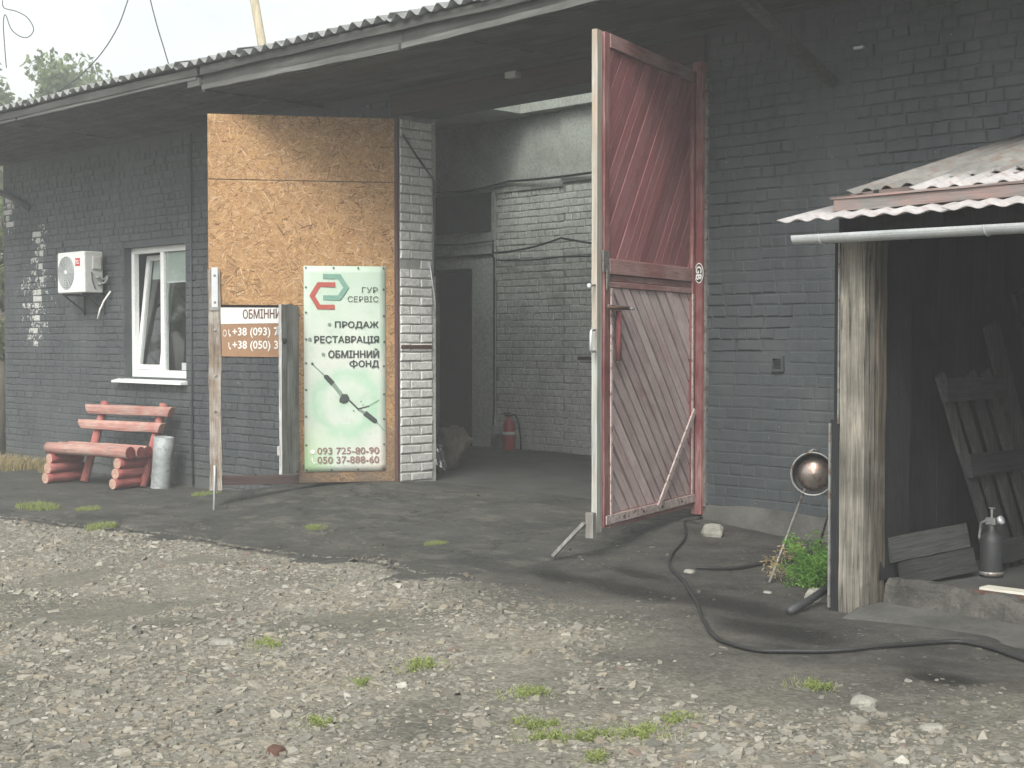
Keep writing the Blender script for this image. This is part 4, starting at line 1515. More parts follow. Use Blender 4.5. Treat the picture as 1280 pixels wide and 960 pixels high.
def diag_panel(x0, x1, z0, z1, ang, bw, mat, prefix_seed, yb=-.02, yt=.014, gaps=(.018, .028), wob=.007):
    """boards laid at ang to the horizontal; each its own object, rotated so the grain follows it"""
    rng = random.Random(prefix_seed)
    dv, nv = Vector((math.cos(ang), math.sin(ang))), Vector((-math.sin(ang), math.cos(ang)))
    corners = [Vector((x, z)) for x in (x0, x1) for z in (z0, z1)]
    lo = min(c.dot(nv) for c in corners)
    hi = max(c.dot(nv) for c in corners)
    t = lo - rng.uniform(0, bw)
    while t < hi:
        w = bw * rng.uniform(.86, 1.12)
        gap = rng.uniform(*gaps)
        poly = []
        for s, n_ in ((-5, t), (5, t), (5, t + w - gap), (-5, t + w - gap)):
            poly.append(tuple(dv * s + nv * n_))
        c = clip_poly(poly, x0, x1, z0, z1)
        t += w
        if len(c) < 3:
            continue
        cx = sum(p_[0] for p_ in c) / len(c)
        cz = sum(p_[1] for p_ in c) / len(c)
        loc = [((px - cx) * math.cos(ang) + (pz - cz) * math.sin(ang), -(px - cx) * math.sin(ang) + (pz - cz) * math.cos(ang)) for px, pz in c]
        j = rng.uniform(-wob, wob)
        MB().prism(loc, yb + j, yt + j).build("plank", mat, RED, bevel=.0025, loc=(cx, 0, cz), rot=(0, -ang, 0))


# viewed from the yard local x runs to the left, so a board falling to the viewer's right rises with local x
diag_panel(x0 + .002, x1 - .002, .202, 1.824, R(46), .115, 'pinkwood', 4)
diag_panel(x0 + .002, x1 - .002, 2.032, 3.518, R(-54), .11, 'redwood', 5, gaps=(.007, .012), wob=.002)
# backing so no daylight shows between the boards
MB().box(x0, x1, -.045, -.031, H0, H1).build("backing_boards", 'soot_wood', RED)
# pale flat bars: bottom strip, uprights, diagonal stay
bs = MB().box(x0 - .06, W - .13, .040, .047, .135, .20).build("bottom_strip", 'pinkmetal', RED, bevel=.002)
for x in (.35, .75, 1.1, 1.45):
    MB().lathe([(0, .006), (.011, .005), (.013, 0)], 8, Matrix.Translation((x, .0475, .168)) @ Matrix.Rotation(R(-90), 4, 'X')).build("bolt", 'rust', bs)
MB().box(x1 - .03, x1 + .003, .038, .048, .202, 1.82).build("upright_bar", 'pinkmetal', RED, bevel=.002)
MB().box(x0 - .012, x0 + .022, .038, .048, .202, 1.82).build("upright_bar", 'pinkmetal', RED, bevel=.002)
MB().plank((.835, .055, .17), (.10, .055, .88), .05, .012, (0, 1, 0), 5, .001).build("diagonal_stay", 'pinkmetal', RED)
# bolt, latch, handle, hinge plate
lt = MB().box(1.50, 1.75, .048, .066, 1.665, 1.70).build("slide_bolt", 'steel', RED, bevel=.003)
MB().tube([(1.42, .075, 1.68), (1.80, .075, 1.68)], .013, 8).build("bolt_bar", 'rust', lt, True)
MB().tube([(1.45, .075, 1.68), (1.43, .12, 1.675)], .010, 8).build("bolt_knob", 'steel', lt, True)
MB().tube([(1.58, .06, 1.66), (1.585, .062, 1.30)], .022, 8).build("latch_bar", 'redstile', RED, True)
MB().box(W - .16, W - .06, .044, .052, 1.93, 2.08).build("hasp", 'steel', RED, bevel=.002)
MB().box(W - .155, W - .115, .046, .056, 1.80, 1.95).build("hasp", 'steel', RED, bevel=.002)
MB().tube([(W + .0, .02, 1.52), (W + .06, .02, 1.52), (W + .075, .02, 1.505), (W + .075, .02, 1.385), (W + .06, .02, 1.37), (W + .0, .02, 1.37)], .009, 8).build("handle", 'zinc', RED, True)
MB().tube([(W - .01, .01, 1.835), (W + .075, .01, 1.825)], .008, 8).build("eye_bolt", 'steel', RED, True)
MB().lathe([(0, .02), (.014, .015), (.018, 0), (.014, -.015), (0, -.02)], 10, Matrix.Translation((W + .08, .01, 1.825))).build("bolt_ball", 'zinc', RED, True)
MB().box(W + .005, W + .055, -.03, .03, .06, .24).build("prop_block", 'greywood', RED, bevel=.003)
for z in (.5, 1.85, 3.2):
    MB().tube([(.0, .0, z - .08), (.0, .0, z + .08)], .022, 10).build("hinge", 'rust', RED, True)

# prop stick leaning on the leaf
dR = Vector((math.cos(RA), math.sin(RA), 0))
nR = Vector((-dR.y, dR.x, 0))
tip = Vector((3.772, -.02, .17)) + dR * (W + .075) - nR * .03
gx, gy = 4.10, -1.99
mb = MB()
mb.plank(tip, (gx, gy, float(zterr(gx, gy)) + .03), .04, .024, (0, 0, 1), 5, .002)
tag(mb.build("prop_stick", 'greywood'), "thin grey stick propping the free edge of the red gate leaf", "stick")

# GB oval on the jamb
GB = thing("oval_sticker", "small black oval sticker lettered GB on the red jamb", "sticker", (GU1 + .062, -.064, 1.99))
flat("oval", circ(0, 0, .083, 28, .55), .0, 'white_print', GB)
flat("oval", circ(0, 0, .074, 28, .53), -.0008, 'black', GB)
lettering("GB", GB, 0, 0, .105, .055, 'white_print', -.0024, .05, rot=R(-90))

# ------------------------------------------------------------------ air conditioner
AC = thing("air_conditioner", "white outdoor air conditioner unit on brackets beside the window", "air conditioner", (-6.62, -.05, 2.06))
aw, ad, ah = .72, .27, .53
MB().box(0, aw, -ad - .03, -.03, 0, ah).build("casing", 'ac', AC, bevel=.012)
MB().box(aw + .001, aw + .006, -ad - .01, -.05, .01, ah - .01).build("side_panel", 'ac_side', AC)
fx, fz, fr_ = .245, .265, .215
Mx = Matrix.Translation((fx, -ad - .032, fz)) @ Matrix.Rotation(R(90), 4, 'X')
MB().lathe([(0, .0), (fr_, .0), (fr_, .004), (0, .004)], 32, Mx).build("fan_recess", 'grille', AC)
gr = MB()
for k in range(7):
    r = fr_ - .004 - k * .029
    gr.lathe([(r, .006), (r, .011), (r - .006, .011), (r - .006, .006)], 28, Mx)
for k in range(12):
    a = k * math.pi / 6
    gr.tube([Mx @ Vector((.03 * math.cos(a), .03 * math.sin(a), .009)), Mx @ Vector((fr_ * math.cos(a), fr_ * math.sin(a), .009))], .0028, 4)
gr.build("fan_grille", 'zinc', AC)
MB().lathe([(0, .018), (.03, .014), (.034, .004)], 14, Mx).build("fan_hub", 'pvc', AC, True)
lg = MB().box(.50, .62, -ad - .036, -ad - .031, .345, .445).build("logo_plate", 'red_print', AC)
lettering("TCL", AC, .513, .372, .094, .045, 'white_print', -ad - .0385, .05)
MB().box(aw + .007, aw + .03, -.19, -.07, .30, .47).build("valve_cover", 'plaster', AC, bevel=.006)
MB().box(aw + .007, aw + .012, -.175, -.105, .42, .45).build("data_label", 'dark', AC)
vv = MB()
vv.tube([(aw + .005, -.12, .20), (aw + .06, -.12, .20)], .02, 8).tube([(aw + .005, -.10, .11), (aw + .07, -.10, .11)], .018, 8).tube([(aw + .04, -.12, .20), (aw + .06, -.05, .17), (aw + .07, -.01, .22)], .011, 6).tube([(aw + .05, -.10, .11), (aw + .08, -.05, .13), (aw + .09, -.01, .20)], .014, 6)
vv.build("valves", 'grille', AC, True)
MB().tube([(aw + .02, -.2, .26), (aw + .05, -.21, .16), (aw + .03, -.16, .05)], .008, 6).build("cable", 'dark', AC, True)
MB().tube([(aw + .10, .02, .02), (aw + .04, -.04, -.10), (aw - .02, -.07, -.22), (aw - .06, -.08, -.34)], .013, 8).build("drain_hose", 'white_print', AC, True)
for x in (.08, aw - .10):
    MB().box(x, x + .03, -ad - .02, .045, -.032, -.002).box(x, x + .03, .012, .042, -.28, -.034).tube([(x + .015, -ad + .02, -.03), (x + .015, .03, -.24)], .012, 6).build("bracket", 'dark', AC)

# ------------------------------------------------------------------ bench
BN = thing("log_bench", "salmon-red painted log bench standing against the garage wall", "bench", (-5.50, -1.10, float(zbase(-5.2, -.8)) + .026), R(11))


def log(name, a, b, r, mat, parent, flat_side=False, endmat=None, n=12):
    a, b = Vector(a), Vector(b)
    mb = MB()
    pts = [a.lerp(b, i / 6) for i in range(7)]
    rs = [r * random.uniform(.95, 1.05) for _ in pts]
    mb.tube(pts, rs, n, True)
    o = mb.build(name, mat, parent, True)
    me = o.data
    if endmat:
        me.materials.append(MAT[endmat])
    for p_ in me.polygons:
        if len(p_.vertices) > 4:
            p_.use_smooth = False
            if endmat:
                p_.material_index = 1
    return o


BL = 1.22
for x in (0.04, BL + .06):
    for k in range(3):
        off = (.0, .03, .06)[k]
        log("leg_log", (x + random.uniform(-.012, .012), -.02 + off, .065 + .118 * k), (x + random.uniform(-.01, .01), .52, .065 + .118 * k), .064, 'bench_red', BN, endmat='logend')
# seat logs
log("seat_log", (-.06, .10, .43), (BL + .24, .10, .43), .072, 'bench', BN, endmat='logend_red', n=14)
log("seat_log", (-.02, .245, .43), (BL + .26, .245, .43), .070, 'bench', BN, endmat='logend_red', n=14)
log("seat_log", (.0, .385, .43), (BL + .22, .385, .43), .068, 'bench', BN, endmat='logend_red', n=14)
# raked posts
for x in (.24, BL + .10):
    log("back_post", (x, .40, .0), (x, .74, .98), .052, 'bench_z', BN, endmat='logend')
# rails: half logs with a flat face
for z, y, xa, xb in ((.70, .585, .0, BL + .26), (.89, .655, .05, BL + .36)):
    mb = MB()
    prof = [(-.065, -.055), (-.075, -.02), (-.075, .03), (-.06, .062), (.02, .062), (.03, -.055)]
    V, F = [], []
    for i in range(7):
        x = xa + (xb - xa) * i / 6
        for (py, pz) in prof:
            V.append((x + (.03 * (1 if i == 6 else -1) * (pz / .06) if i in (0, 6) else 0), y + py + random.uniform(-.003, .003), z + pz + random.uniform(-.003, .003)))
    m = len(prof)
    for i in range(6):
        for k in range(m):
            a, b = i * m + k, i * m + (k + 1) % m
            F.append((a, b, b + m, a + m))
    F += [tuple(range(m)), tuple(range(7 * m - 1, 6 * m - 1, -1))]
    mb.add(V, F)
    mb.build("back_rail", 'bench', BN, bevel=.006)

# metal ash bin
bu, bv_ = -4.08, -.33
BIN = thing("metal_bin", "grey galvanised cylinder bin beside the red bench", "bin", (bu, bv_, float(zterr(bu, bv_)) + .02), 0)
BIN.rotation_euler = (R(-2), R(4.5), 0)
MB().lathe([(.118, 0), (.119, .2), (.117, .40), (.119, .62), (.113, .62), (.112, .012), (0, .012)], 28).build("drum", 'galv', BIN, True)
MB().lathe([(.1195, .0), (.1215, .006), (.1215, .02), (.1195, .026)], 28).build("seam_ring", 'galv', BIN, True)
MB().box(-.125, -.112, -.012, .012, .0, .57).build("seam", 'galv', BIN)

# ------------------------------------------------------------------ inside the gateway
EX = thing("fire_extinguisher", "red fire extinguisher on the floor against the white brick wall", "fire extinguisher", (-2.5, 3.93, 0))
MB().lathe([(0, 0), (.075, 0), (.08, .015), (.08, .33), (.068, .37), (.04, .395), (.028, .41), (.028, .44), (0, .44)], 22).build("cylinder", 'red_ext', EX, True)
MB().lathe([(.0805, .20), (.0815, .202), (.0815, .24), (.0805, .242)], 22).build("label_band", 'white_print', EX)
MB().box(-.07, .03, -.014, .014, .44, .465).box(-.09, .03, -.010, .010, .475, .49).build("valve_head", 'black', EX, bevel=.003)
MB().tube([(.02, 0, .45), (.10, 0, .47), (.17, 0, .42), (.21, -.01, .30), (.235, -.01, .15), (.25, -.02, .02)], .013, 8).build("hose", 'black', EX, True)
# small box beside it
tag(MB().box(-2.78, -2.60, 3.86, 4.00, .002, .20).build("cardboard_box", 'sack', bevel=.006), "small brown box left of the fire extinguisher", "box")


def blob(name, mat, loc, size, seed, rz=0, n=14, sharp=.25, lean=(0, 0)):
    V, F = [], []
    for j in range(n + 1):
        th = math.pi * j / n
        for i in range(2 * n):
            ph = math.pi * i / n
            x, y, z = math.sin(th) * math.cos(ph), math.sin(th) * math.sin(ph), math.cos(th)
            x, y, z = [math.copysign(abs(q) ** .7, q) for q in (x, y, z)]
            k = 1 + sharp * (float(vnoise(ph * 2.2 + seed, th * 3.1, seed)) - .5) + .5 * sharp * (float(vnoise(ph * 6 + seed, th * 7, seed + 1)) - .5)
            zz = (z + 1) / 2
            V.append((x * k * size[0] + lean[0] * zz, y * k * size[1] + lean[1] * zz, zz * 2 * size[2] * (1 + sharp * .3 * (k - 1))))
    for j in range(n):
        for i in range(2 * n):
            a, b = j * 2 * n + i, j * 2 * n + (i + 1) % (2 * n)
            F.append((a, b, b + 2 * n, a + 2 * n))
    mb = MB()
    mb.v, mb.f = V, F
    return mb.build(name, mat, None, True, loc=loc, rot=(0, 0, rz))


tag(blob("sack", 'sack', (-.90, 1.40, .0), (.19, .15, .23), 3, R(30), sharp=.75, lean=(.07, .0)), "brown cloth sack on the floor just inside the gateway", "sack")
tag(blob("foil_bag", 'foil', (-.53, 1.02, .0), (.06, .075, .15), 9, R(40), sharp=.9, lean=(-.05, -.02)), "crumpled silver foil bag at the foot of the white pier", "bag")

# ------------------------------------------------------------------ lean-to shed
SHED = thing("lean_to_shed", "open-fronted wooden lean-to with patched corrugated roof beside the garage", "shed", (6.9, -2.5, 0))
ox, oy = 6.9, -2.5


def S(mb, name, mat, parent=None, **k):
    mb.v = [(x - ox, y - oy, z) for x, y, z in mb.v]
    return mb.build(name, mat, parent or SHED, **k)


mb = MB().plank((6.925, -2.552, -.03), (6.925, -2.552, 2.0), .15, .10, (0, 1, 0), 14, .0025)
S(mb, "corner_post", 'shedpost')
S(MB().plank((6.935, -2.438, -.03), (6.94, -2.433, 2.0), .14, .08, (0, 1, 0), 12, .004), "corner_post", 'shedpost_brown')
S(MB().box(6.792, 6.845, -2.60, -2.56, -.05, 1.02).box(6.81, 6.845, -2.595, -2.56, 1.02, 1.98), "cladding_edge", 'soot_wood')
S(MB().box(6.788, 6.800, -2.612, -2.601, .0, 1.0), "edge_trim", 'steel')
S(MB().box(6.838, 6.846, -2.606, -2.596, 1.0, 2.0), "edge_trim", 'steel')
# side wall boards
rs = random.Random(3)
v = -2.40
while v < -.02:
    w = rs.uniform(.15, .21)
    j = rs.uniform(-.006, .006)
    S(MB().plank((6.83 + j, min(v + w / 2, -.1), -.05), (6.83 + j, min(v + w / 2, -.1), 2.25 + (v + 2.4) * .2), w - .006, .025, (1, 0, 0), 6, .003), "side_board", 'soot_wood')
    v += w
# a loose, warped plank standing just inside the corner post
tag(MB().plank((7.0, -2.30, .14), (6.90, -2.12, 2.0), .30, .02, (1, 0, 0), 8, .008).build("leaning_plank", 'soot_wood'), "wide sooty plank standing upright inside the shed by the corner post", "plank")
# right end wall (out of frame) and a back post
S(MB().box(10.4, 10.45, -2.5, -.02, -.05, 2.4), "end_wall", 'soot_wood')
S(MB().box(10.25, 10.4, -2.6, -2.45, 0, 2.0), "corner_post", 'shedpost')
S(MB().plank((6.80, -2.50, 2.045), (10.5, -2.50, 2.045), .12, .085, (0, 1, 0), 14, .004), "front_beam", 'soot_wood')
for u in (7.5, 8.4, 9.3, 10.2):
    S(MB().plank((u, -2.75, 2.06), (u, -.03, 2.66), .06, .07, (1, 0, 0), 6, .003), "rafter", 'soot_wood')
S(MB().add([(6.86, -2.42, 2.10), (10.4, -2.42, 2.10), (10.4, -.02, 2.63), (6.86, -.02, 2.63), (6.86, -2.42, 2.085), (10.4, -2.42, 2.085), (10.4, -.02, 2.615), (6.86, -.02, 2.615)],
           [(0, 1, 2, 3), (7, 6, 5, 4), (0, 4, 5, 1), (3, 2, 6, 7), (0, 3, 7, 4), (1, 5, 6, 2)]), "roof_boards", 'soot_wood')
# concrete lip and floor
V, F = [], []
n = 130
for i in range(n + 1):
    u = 7.03 + (10.4 - 7.03) * i / n
    h = .155 + (float(vnoise(u * 4, 1, 61)) - .5) * .05 + (float(vnoise(u * 13, 1, 62)) - .5) * .04 + (float(vnoise(u * 40, 1, 67)) - .5) * .012 - .035 * sstep(7.0, 8.2, u)
    f = -2.42 - .02 * float(vnoise(u * 5, 5, 63)) - .05 * float(sstep(7.2, 8.4, u))
    V += [(u, f - .05, -.05), (u, f - .03 + .025 * float(vnoise(u * 19, 7, 64)), .03), (u, f - .01 + .035 * float(vnoise(u * 13, 9, 65)), h - .03), (u, f + .04, h), (u, f + .13, h - .008), (u, f + .2, .10)]
for i in range(n):
    for k in range(5):
        a = i * 6 + k
        F.append((a, a + 6, a + 7, a + 1))
F += [(0, 1, 2, 3, 4, 5), tuple(n * 6 + k for k in (5, 4, 3, 2, 1, 0))]
mb = MB().add(V, F)
S(mb, "concrete_lip", 'concrete')
S(MB().box(6.86, 10.4, -2.24, -.02, -.05, .105), "shed_floor", 'floor')
# pale cement apron outside the lip
V, F = [], []
for i in range(31):
    u = 6.98 + 3.4 * i / 30
    e = -2.78 - .10 * float(vnoise(u * 3, 3, 66)) - .10 * float(sstep(7.3, 8.3, u))
    V += [(u, -2.44, .035), (u, (e - 2.44) / 2, .026), (u, e, float(zterr(u, e)) - .012)]
for i in range(30):
    for k in range(2):
        a = i * 3 + k
        F.append((a, a + 3, a + 4, a + 1))
S(MB().add(V, F), "cement_fillet", 'plinth', smooth=True)

# shed roof: three courses of patched sheets and a ridge board
def sheet_obj(name, u, v, z, width, length, pitch, amp, mat, pitch_ang, rz=0.0, roll=0.0, ragged=0.0):
    vs, fs = corr(width, length, pitch, amp, .006, 8, 2, ragged)
    mb = MB()
    mb.v, mb.f = vs, fs
    o = mb.build(name, mat, SHED, True, loc=(u - ox, v - oy, z), rot=(pitch_ang, roll, rz))
    return o


PA = math.atan(.27)
uu = 6.60
for k in range(4):
    sheet_obj("eave_sheet", uu + k * .98, -2.85 + random.uniform(-.015, .015), 2.085 + .004 * (k % 2), 1.02, .55, .13, .008, 'pinkslate', PA * .8, random.uniform(-.01, .01), 0, .02)
S(MB().plank((6.80, -2.58, 2.175), (10.5, -2.58, 2.185), .062, .03, (0, 1, 0), 14, .004), "ridge_board", 'pinkband')
S(MB().plank((6.78, -2.555, 2.212), (10.5, -2.555, 2.225), .10, .014, (0, 0, 1), 14, .004), "ridge_cap", 'pinkband')
for k in range(3):
    sheet_obj("patch_sheet", 7.20 + k * 1.0, -2.50 + random.uniform(-.01, .01), 2.235 + .004 * (k % 2), 1.04, .5, .13, .012, 'pinkslate', PA, 0, 0, .03)
for k in range(4):
    sheet_obj("roof_sheet", 6.60 + k * 1.02, -2.17, 2.285 + .005 * (k % 2) + .045 * k, 1.06, 2.22, .13, .015, 'greyslate', R(14.0), 0, R(-2.5), .03)
S(MB().plank((6.66, -2.19, 2.262), (10.6, -2.19, 2.43), .06, .02, (0, 0, 1), 14, .003), "lap_board", 'pinkband')
# gutter: a half-round trough open to the sky
GL = 3.9
prof = [(.048 * math.cos(a), .048 * math.sin(a)) for a in np.linspace(math.pi, 2 * math.pi, 13)]
prof_in = [(.044 * math.cos(a), .044 * math.sin(a)) for a in np.linspace(2 * math.pi, math.pi, 13)]
pr = prof + prof_in
V, F = [], []
for x in (0, GL):
    V += [(x, py, pz) for py, pz in pr]
m = len(pr)
F += [(k, (k + 1) % m, (k + 1) % m + m, k + m) for k in range(m)] + [tuple(range(m - 1, -1, -1)), tuple(range(m, 2 * m))]
mb = MB().add(V, F)
gut = mb.build("gutter", 'zinc', SHED, loc=(6.70 - ox, -2.80 - oy, 2.005), rot=(0, R(.3), 0))
MB().add([(0, .048 * math.cos(a), .048 * math.sin(a)) for a in np.linspace(math.pi, 2 * math.pi, 13)] + [(.004, .046 * math.cos(a), .046 * math.sin(a)) for a in np.linspace(math.pi, 2 * math.pi, 13)],
         [tuple(range(13)), tuple(range(25, 12, -1))] + [(k, k + 1, k + 14, k + 13) for k in range(12)]).build("gutter_end", 'zinc', gut)
for x in (.17, 1.1, 2.1, 3.1):
    MB().tube([(x, .05 * math.cos(a), .05 * math.sin(a)) for a in np.linspace(math.pi, 2 * math.pi, 11)], .0045, 6).build("gutter_bracket", 'zinc', gut)

# things stored in the shed
# standing slatted frame leaning on the side wall: uprights with cross pieces
FRM = thing("slatted_pallet", "dirty wooden pallet leaning against the shed's side wall", "pallet", (7.13, -1.66, .11))
ang = R(90)
FRM.rotation_euler = (R(-6), R(0), R(90))
rg = random.Random(5)
sl = .42        # sideways slant of the slats
for k in range(4):
    x = .0 + k * .175
    MB().plank((x + sl * .0 + .30, .0, .0), (x - .18, .0, 1.15 + rg.uniform(-.05, .03)), .085, .022, (0, 1, 0), 6, .004, rg).build("slat", 'pallet', FRM)
for z, dx in ((.10, .26), (.62, .02), (1.06, -.17)):
    MB().plank((dx - .02, -.03, z), (dx + .66, -.03, z), .13, .035, (0, 1, 0), 4, .004, rg).build("crossbar", 'pallet_x', FRM)
tag(MB().plank((7.06, -.62, .11), (6.93, -1.10, 1.55), .16, .03, (1, 0, 0), 6, .004).build("leaning_plank", 'pallet'), "long bare plank leaning behind the pallet in the shed", "plank")
tag(MB().plank((7.1, -.25, .11), (6.93, -.75, 1.75), .14, .03, (1, 0, 0), 6, .004).build("leaning_plank", 'soot_wood'), "dark plank leaning furthest back along the shed's side wall", "plank")
BRD = thing("board_panel", "low dark two-board panel leaning inside the shed behind the concrete lip", "panel", (7.06, -2.30, .105), R(80))
BRD.rotation_euler = (R(-12), R(-3.0), R(80))
MB().plank((.0, 0, .07), (.62, 0, .07), .135, .02, (0, 1, 0), 5, .003).build("plank", 'pallet_x', BRD)
MB().plank((-.05, 0, .21), (.60, 0, .21), .135, .02, (0, 1, 0), 5, .003).build("plank", 'pallet_x', BRD)
BT = thing("sprayer_can", "dark metal sprayer can with lever valve standing in the shed", "can", (7.22, -1.62, .106))
MB().lathe([(0, 0), (.062, 0), (.065, .01), (.065, .20), (.055, .235), (.03, .255), (.022, .27), (.022, .30), (0, .30)], 22).build("can_body", 'dark', BT, True)
MB().lathe([(.0655, .012), (.068, .014), (.068, .03), (.0655, .032)], 22).build("base_ring", 'steel', BT, True)
MB().box(-.03, .03, -.02, .02, .295, .335).tube([(0, 0, .33), (0, 0, .385)], .008, 8).box(-.018, .018, -.008, .008, .385, .393).build("valve", 'steel', BT, bevel=.003)
MB().tube([(-.02, 0, .325), (-.065, 0, .30), (-.075, 0, .22), (-.068, 0, .19)], .008, 8).build("lever", 'steel', BT, True)
MB().lathe([(0, -.012), (.024, -.012), (.026, 0), (.024, .012), (0, .012)], 14, Matrix.Translation((.055, 0, .325)) @ Matrix.Rotation(R(60), 4, 'Y')).build("gauge", 'zinc', BT, True)
tag(MB().box(7.47, 8.5, -2.23, -2.13, .135, .15).build("pale_board", 'palebrd', bevel=.002), "clean pale board lying on the shed floor behind the concrete lip", "board")
tag(MB().box(7.30, 8.5, -2.31, -2.245, .128, .14).build("dark_sheet", 'rust', bevel=.002), "thin brown sheet lying on the concrete lip of the shed", "sheet")
tag(MB().box(7.42, 7.75, -1.55, -1.30, .106, .19).build("rubble_block", 'concrete', bevel=.012), "low grey concrete block on the shed floor by the sprayer can", "block")

# ------------------------------------------------------------------ round-ended tank on thin legs beside the shed
ctr = Vector((5.99, -1.58, .605))
TK = thing("round_tank", "small round-ended metal tank on thin rod legs behind the shed post", "tank", (ctr.x, ctr.y, float(zterr(6, -1.6))))
zc = ctr.z - TK.location.z
look = Vector((CAM[0] - ctr.x, CAM[1] - ctr.y, 0)).normalized()
look = Vector((look.x, look.y, .08)).normalized()
look = Matrix.Rotation(R(-5), 3, 'Z') @ look
Mt = Matrix.Translation((0, 0, zc)) @ look.to_track_quat('Z', 'Y').to_matrix().to_4x4()
rr = .131
MB().lathe([(rr * .80, -.055), (rr * .70, -.028), (rr * .52, -.012), (rr * .28, -.002), (0, .003)], 30, Mt).build("domed_end", 'dish', TK, True)
MB().lathe([(rr * .97, .0), (rr * .99, .018), (rr * 1.06, .02), (rr * 1.08, .0), (rr * 1.08, -.03), (rr, -.04), (rr, -.50), (rr * .6, -.56), (0, -.57)], 30, Mt).build("shell", 'steel', TK, True)
MB().lathe([(rr * .97, .001), (rr * .965, -.055), (rr * .78, -.06)], 30, Mt).build("rim_inside", 'dark', TK, True)
for a, b in (((-.06, .0, zc - .10), (6.00 - ctr.x + .0, -2.05 - ctr.y, .0)), ((.05, .22, zc - .10), (.05, .62, -.02)), ((.0, .25, zc - .10), (-.35, .55, -.02))):
    MB().tube([a, b], .0085, 8).build("leg", 'steel', TK, True)
MB().tube([Mt @ Vector((-.03, rr * 1.05, -.04)), Mt @ Vector((0, rr * 1.18, -.05)), Mt @ Vector((.03, rr * 1.05, -.06))], .008, 6).build("carry_lug", 'steel', TK, True)

# ------------------------------------------------------------------ hose, cord, pipe, blocks
def catmull(P, n=8):
    P = [Vector(p) for p in P]
    out = []
    for i in range(len(P) - 1):
        p0, p1, p2, p3 = P[max(i - 1, 0)], P[i], P[i + 1], P[min(i + 2, len(P) - 1)]
        for k in range(n):
            t = k / n
            out.append(.5 * ((2 * p1) + (p2 - p0) * t + (2 * p0 - 5 * p1 + 4 * p2 - p3) * t * t + (3 * p1 - p0 - 3 * p2 + p3) * t ** 3))
    return out + [P[-1]]


def on_ground(pts, r, lift=.0):
    return [Vector((p.x, p.y, float(zterr(p.x, p.y)) + r + lift)) for p in pts]


hp = [(3.95, -.35), (4.25, -.70), (4.45, -.97), (4.72, -1.42), (5.05, -1.85), (5.63, -2.41), (6.13, -2.92), (6.56, -3.39), (6.90, -3.70), (7.15, -3.78), (7.32, -3.71), (7.51, -3.52), (7.64, -3.26), (7.76, -3.02), (7.91, -3.02), (8.17, -3.14), (8.6, -3.3), (9.2, -3.6)]
pts = on_ground(catmull([(x, y, 0) for x, y in hp], 8), .015)
mb = MB().tube([Vector((3.93, -.10, .02)), Vector((3.93, -.2, .0))] + pts, .0105, 8)
tag(mb.build("rubber_hose", 'black', None, True), "long black rubber hose snaking over the ground from the gate to the shed", "hose")
pts = on_ground(catmull([(5.25, -1.82, 0), (5.32, -1.75, 0), (5.40, -1.62, 0), (5.45, -1.45, 0), (5.52, -1.17, 0), (5.75, -.9, 0)], 6), .008, .01)
tag(MB().tube(pts, .012, 6).build("short_cord", 'black', None, True), "short thin dark cord on the ground behind the tank legs", "cord")
a, b = Vector((6.74, -2.90, 0)), Vector((6.64, -2.35, 0))
tag(MB().tube([(a.x, a.y, float(zterr(a.x, a.y)) + .02), (6.70, -2.66, .03), (b.x, b.y, .07)], .022, 8).build("pipe_stub", 'dark', None, True), "short dark pipe end at the foot of the shed post", "pipe")


def rock(name, mat, loc, size, seed, rz=0.0):
    rg = random.Random(seed)
    mb = MB()
    n1 = 8
    V, F = [], []
    for j, (zz, k) in enumerate(((0, .92), (.30, 1.03), (.75, .95), (1.0, .72))):
        for i in range(n1):
            a = 2 * math.pi * i / n1
            c, s_ = math.cos(a), math.sin(a)
            e = .55
            x, y = math.copysign(abs(c) ** e, c), math.copysign(abs(s_) ** e, s_)
            V.append((x * size[0] * k * rg.uniform(.86, 1.08), y * size[1] * k * rg.uniform(.86, 1.08), size[2] * (zz + rg.uniform(-.08, .08) * (zz > 0))))
    for j in range(3):
        for i in range(n1):
            p_, q_ = j * n1 + i, j * n1 + (i + 1) % n1
            F.append((p_, q_, q_ + n1, p_ + n1))
    F += [tuple(range(n1 - 1, -1, -1)), tuple(range(3 * n1, 4 * n1))]
    mb.add(V, F)
    return mb.build(name, mat, None, bevel=.004, loc=loc, rot=(0, 0, rz))


def gz(u, v, dz=-.01):
    return (u, v, float(zterr(u, v)) + dz)


tag(rock("rubble_block", 'rubble', gz(4.43, -.60), (.085, .055, .10), 1, R(35)), "broken pale masonry block on the ground behind the red gate leaf", "block")
tag(rock("loose_brick", 'rubble', gz(6.60, -2.40), (.085, .055, .075), 2, R(40)), "old grey brick lying beside the shed post under the weeds", "brick")
tag(rock("stone", 'rubble', gz(8.08, -4.30), (.055, .04, .045), 3), "largest rounded stone at the edge of the dark ground by the hose", "stone")
tag(rock("stone", 'rubble', gz(8.45, -4.42), (.05, .03, .03), 13, R(40)), "flat pale stone in the bottom corner below the hose", "stone")
tag(rock("stone", 'rubble', gz(5.04, -5.31), (.075, .03, .035), 4, R(40)), "long pale stone lying in the middle of the gravel", "stone")
tag(rock("stone", 'rust', gz(7.0, -6.35), (.035, .03, .035), 5), "small dark brown stone near the bottom of the gravel", "stone")
tag(rock("stone", 'rubble', gz(6.24, -2.40), (.03, .02, .02), 6), "small pale stone near the foot of the tank leg", "stone")
tag(rock("stone", 'rubble', gz(5.30, -1.95), (.04, .03, .03), 7), "pale stone by the end of the short cord", "stone")


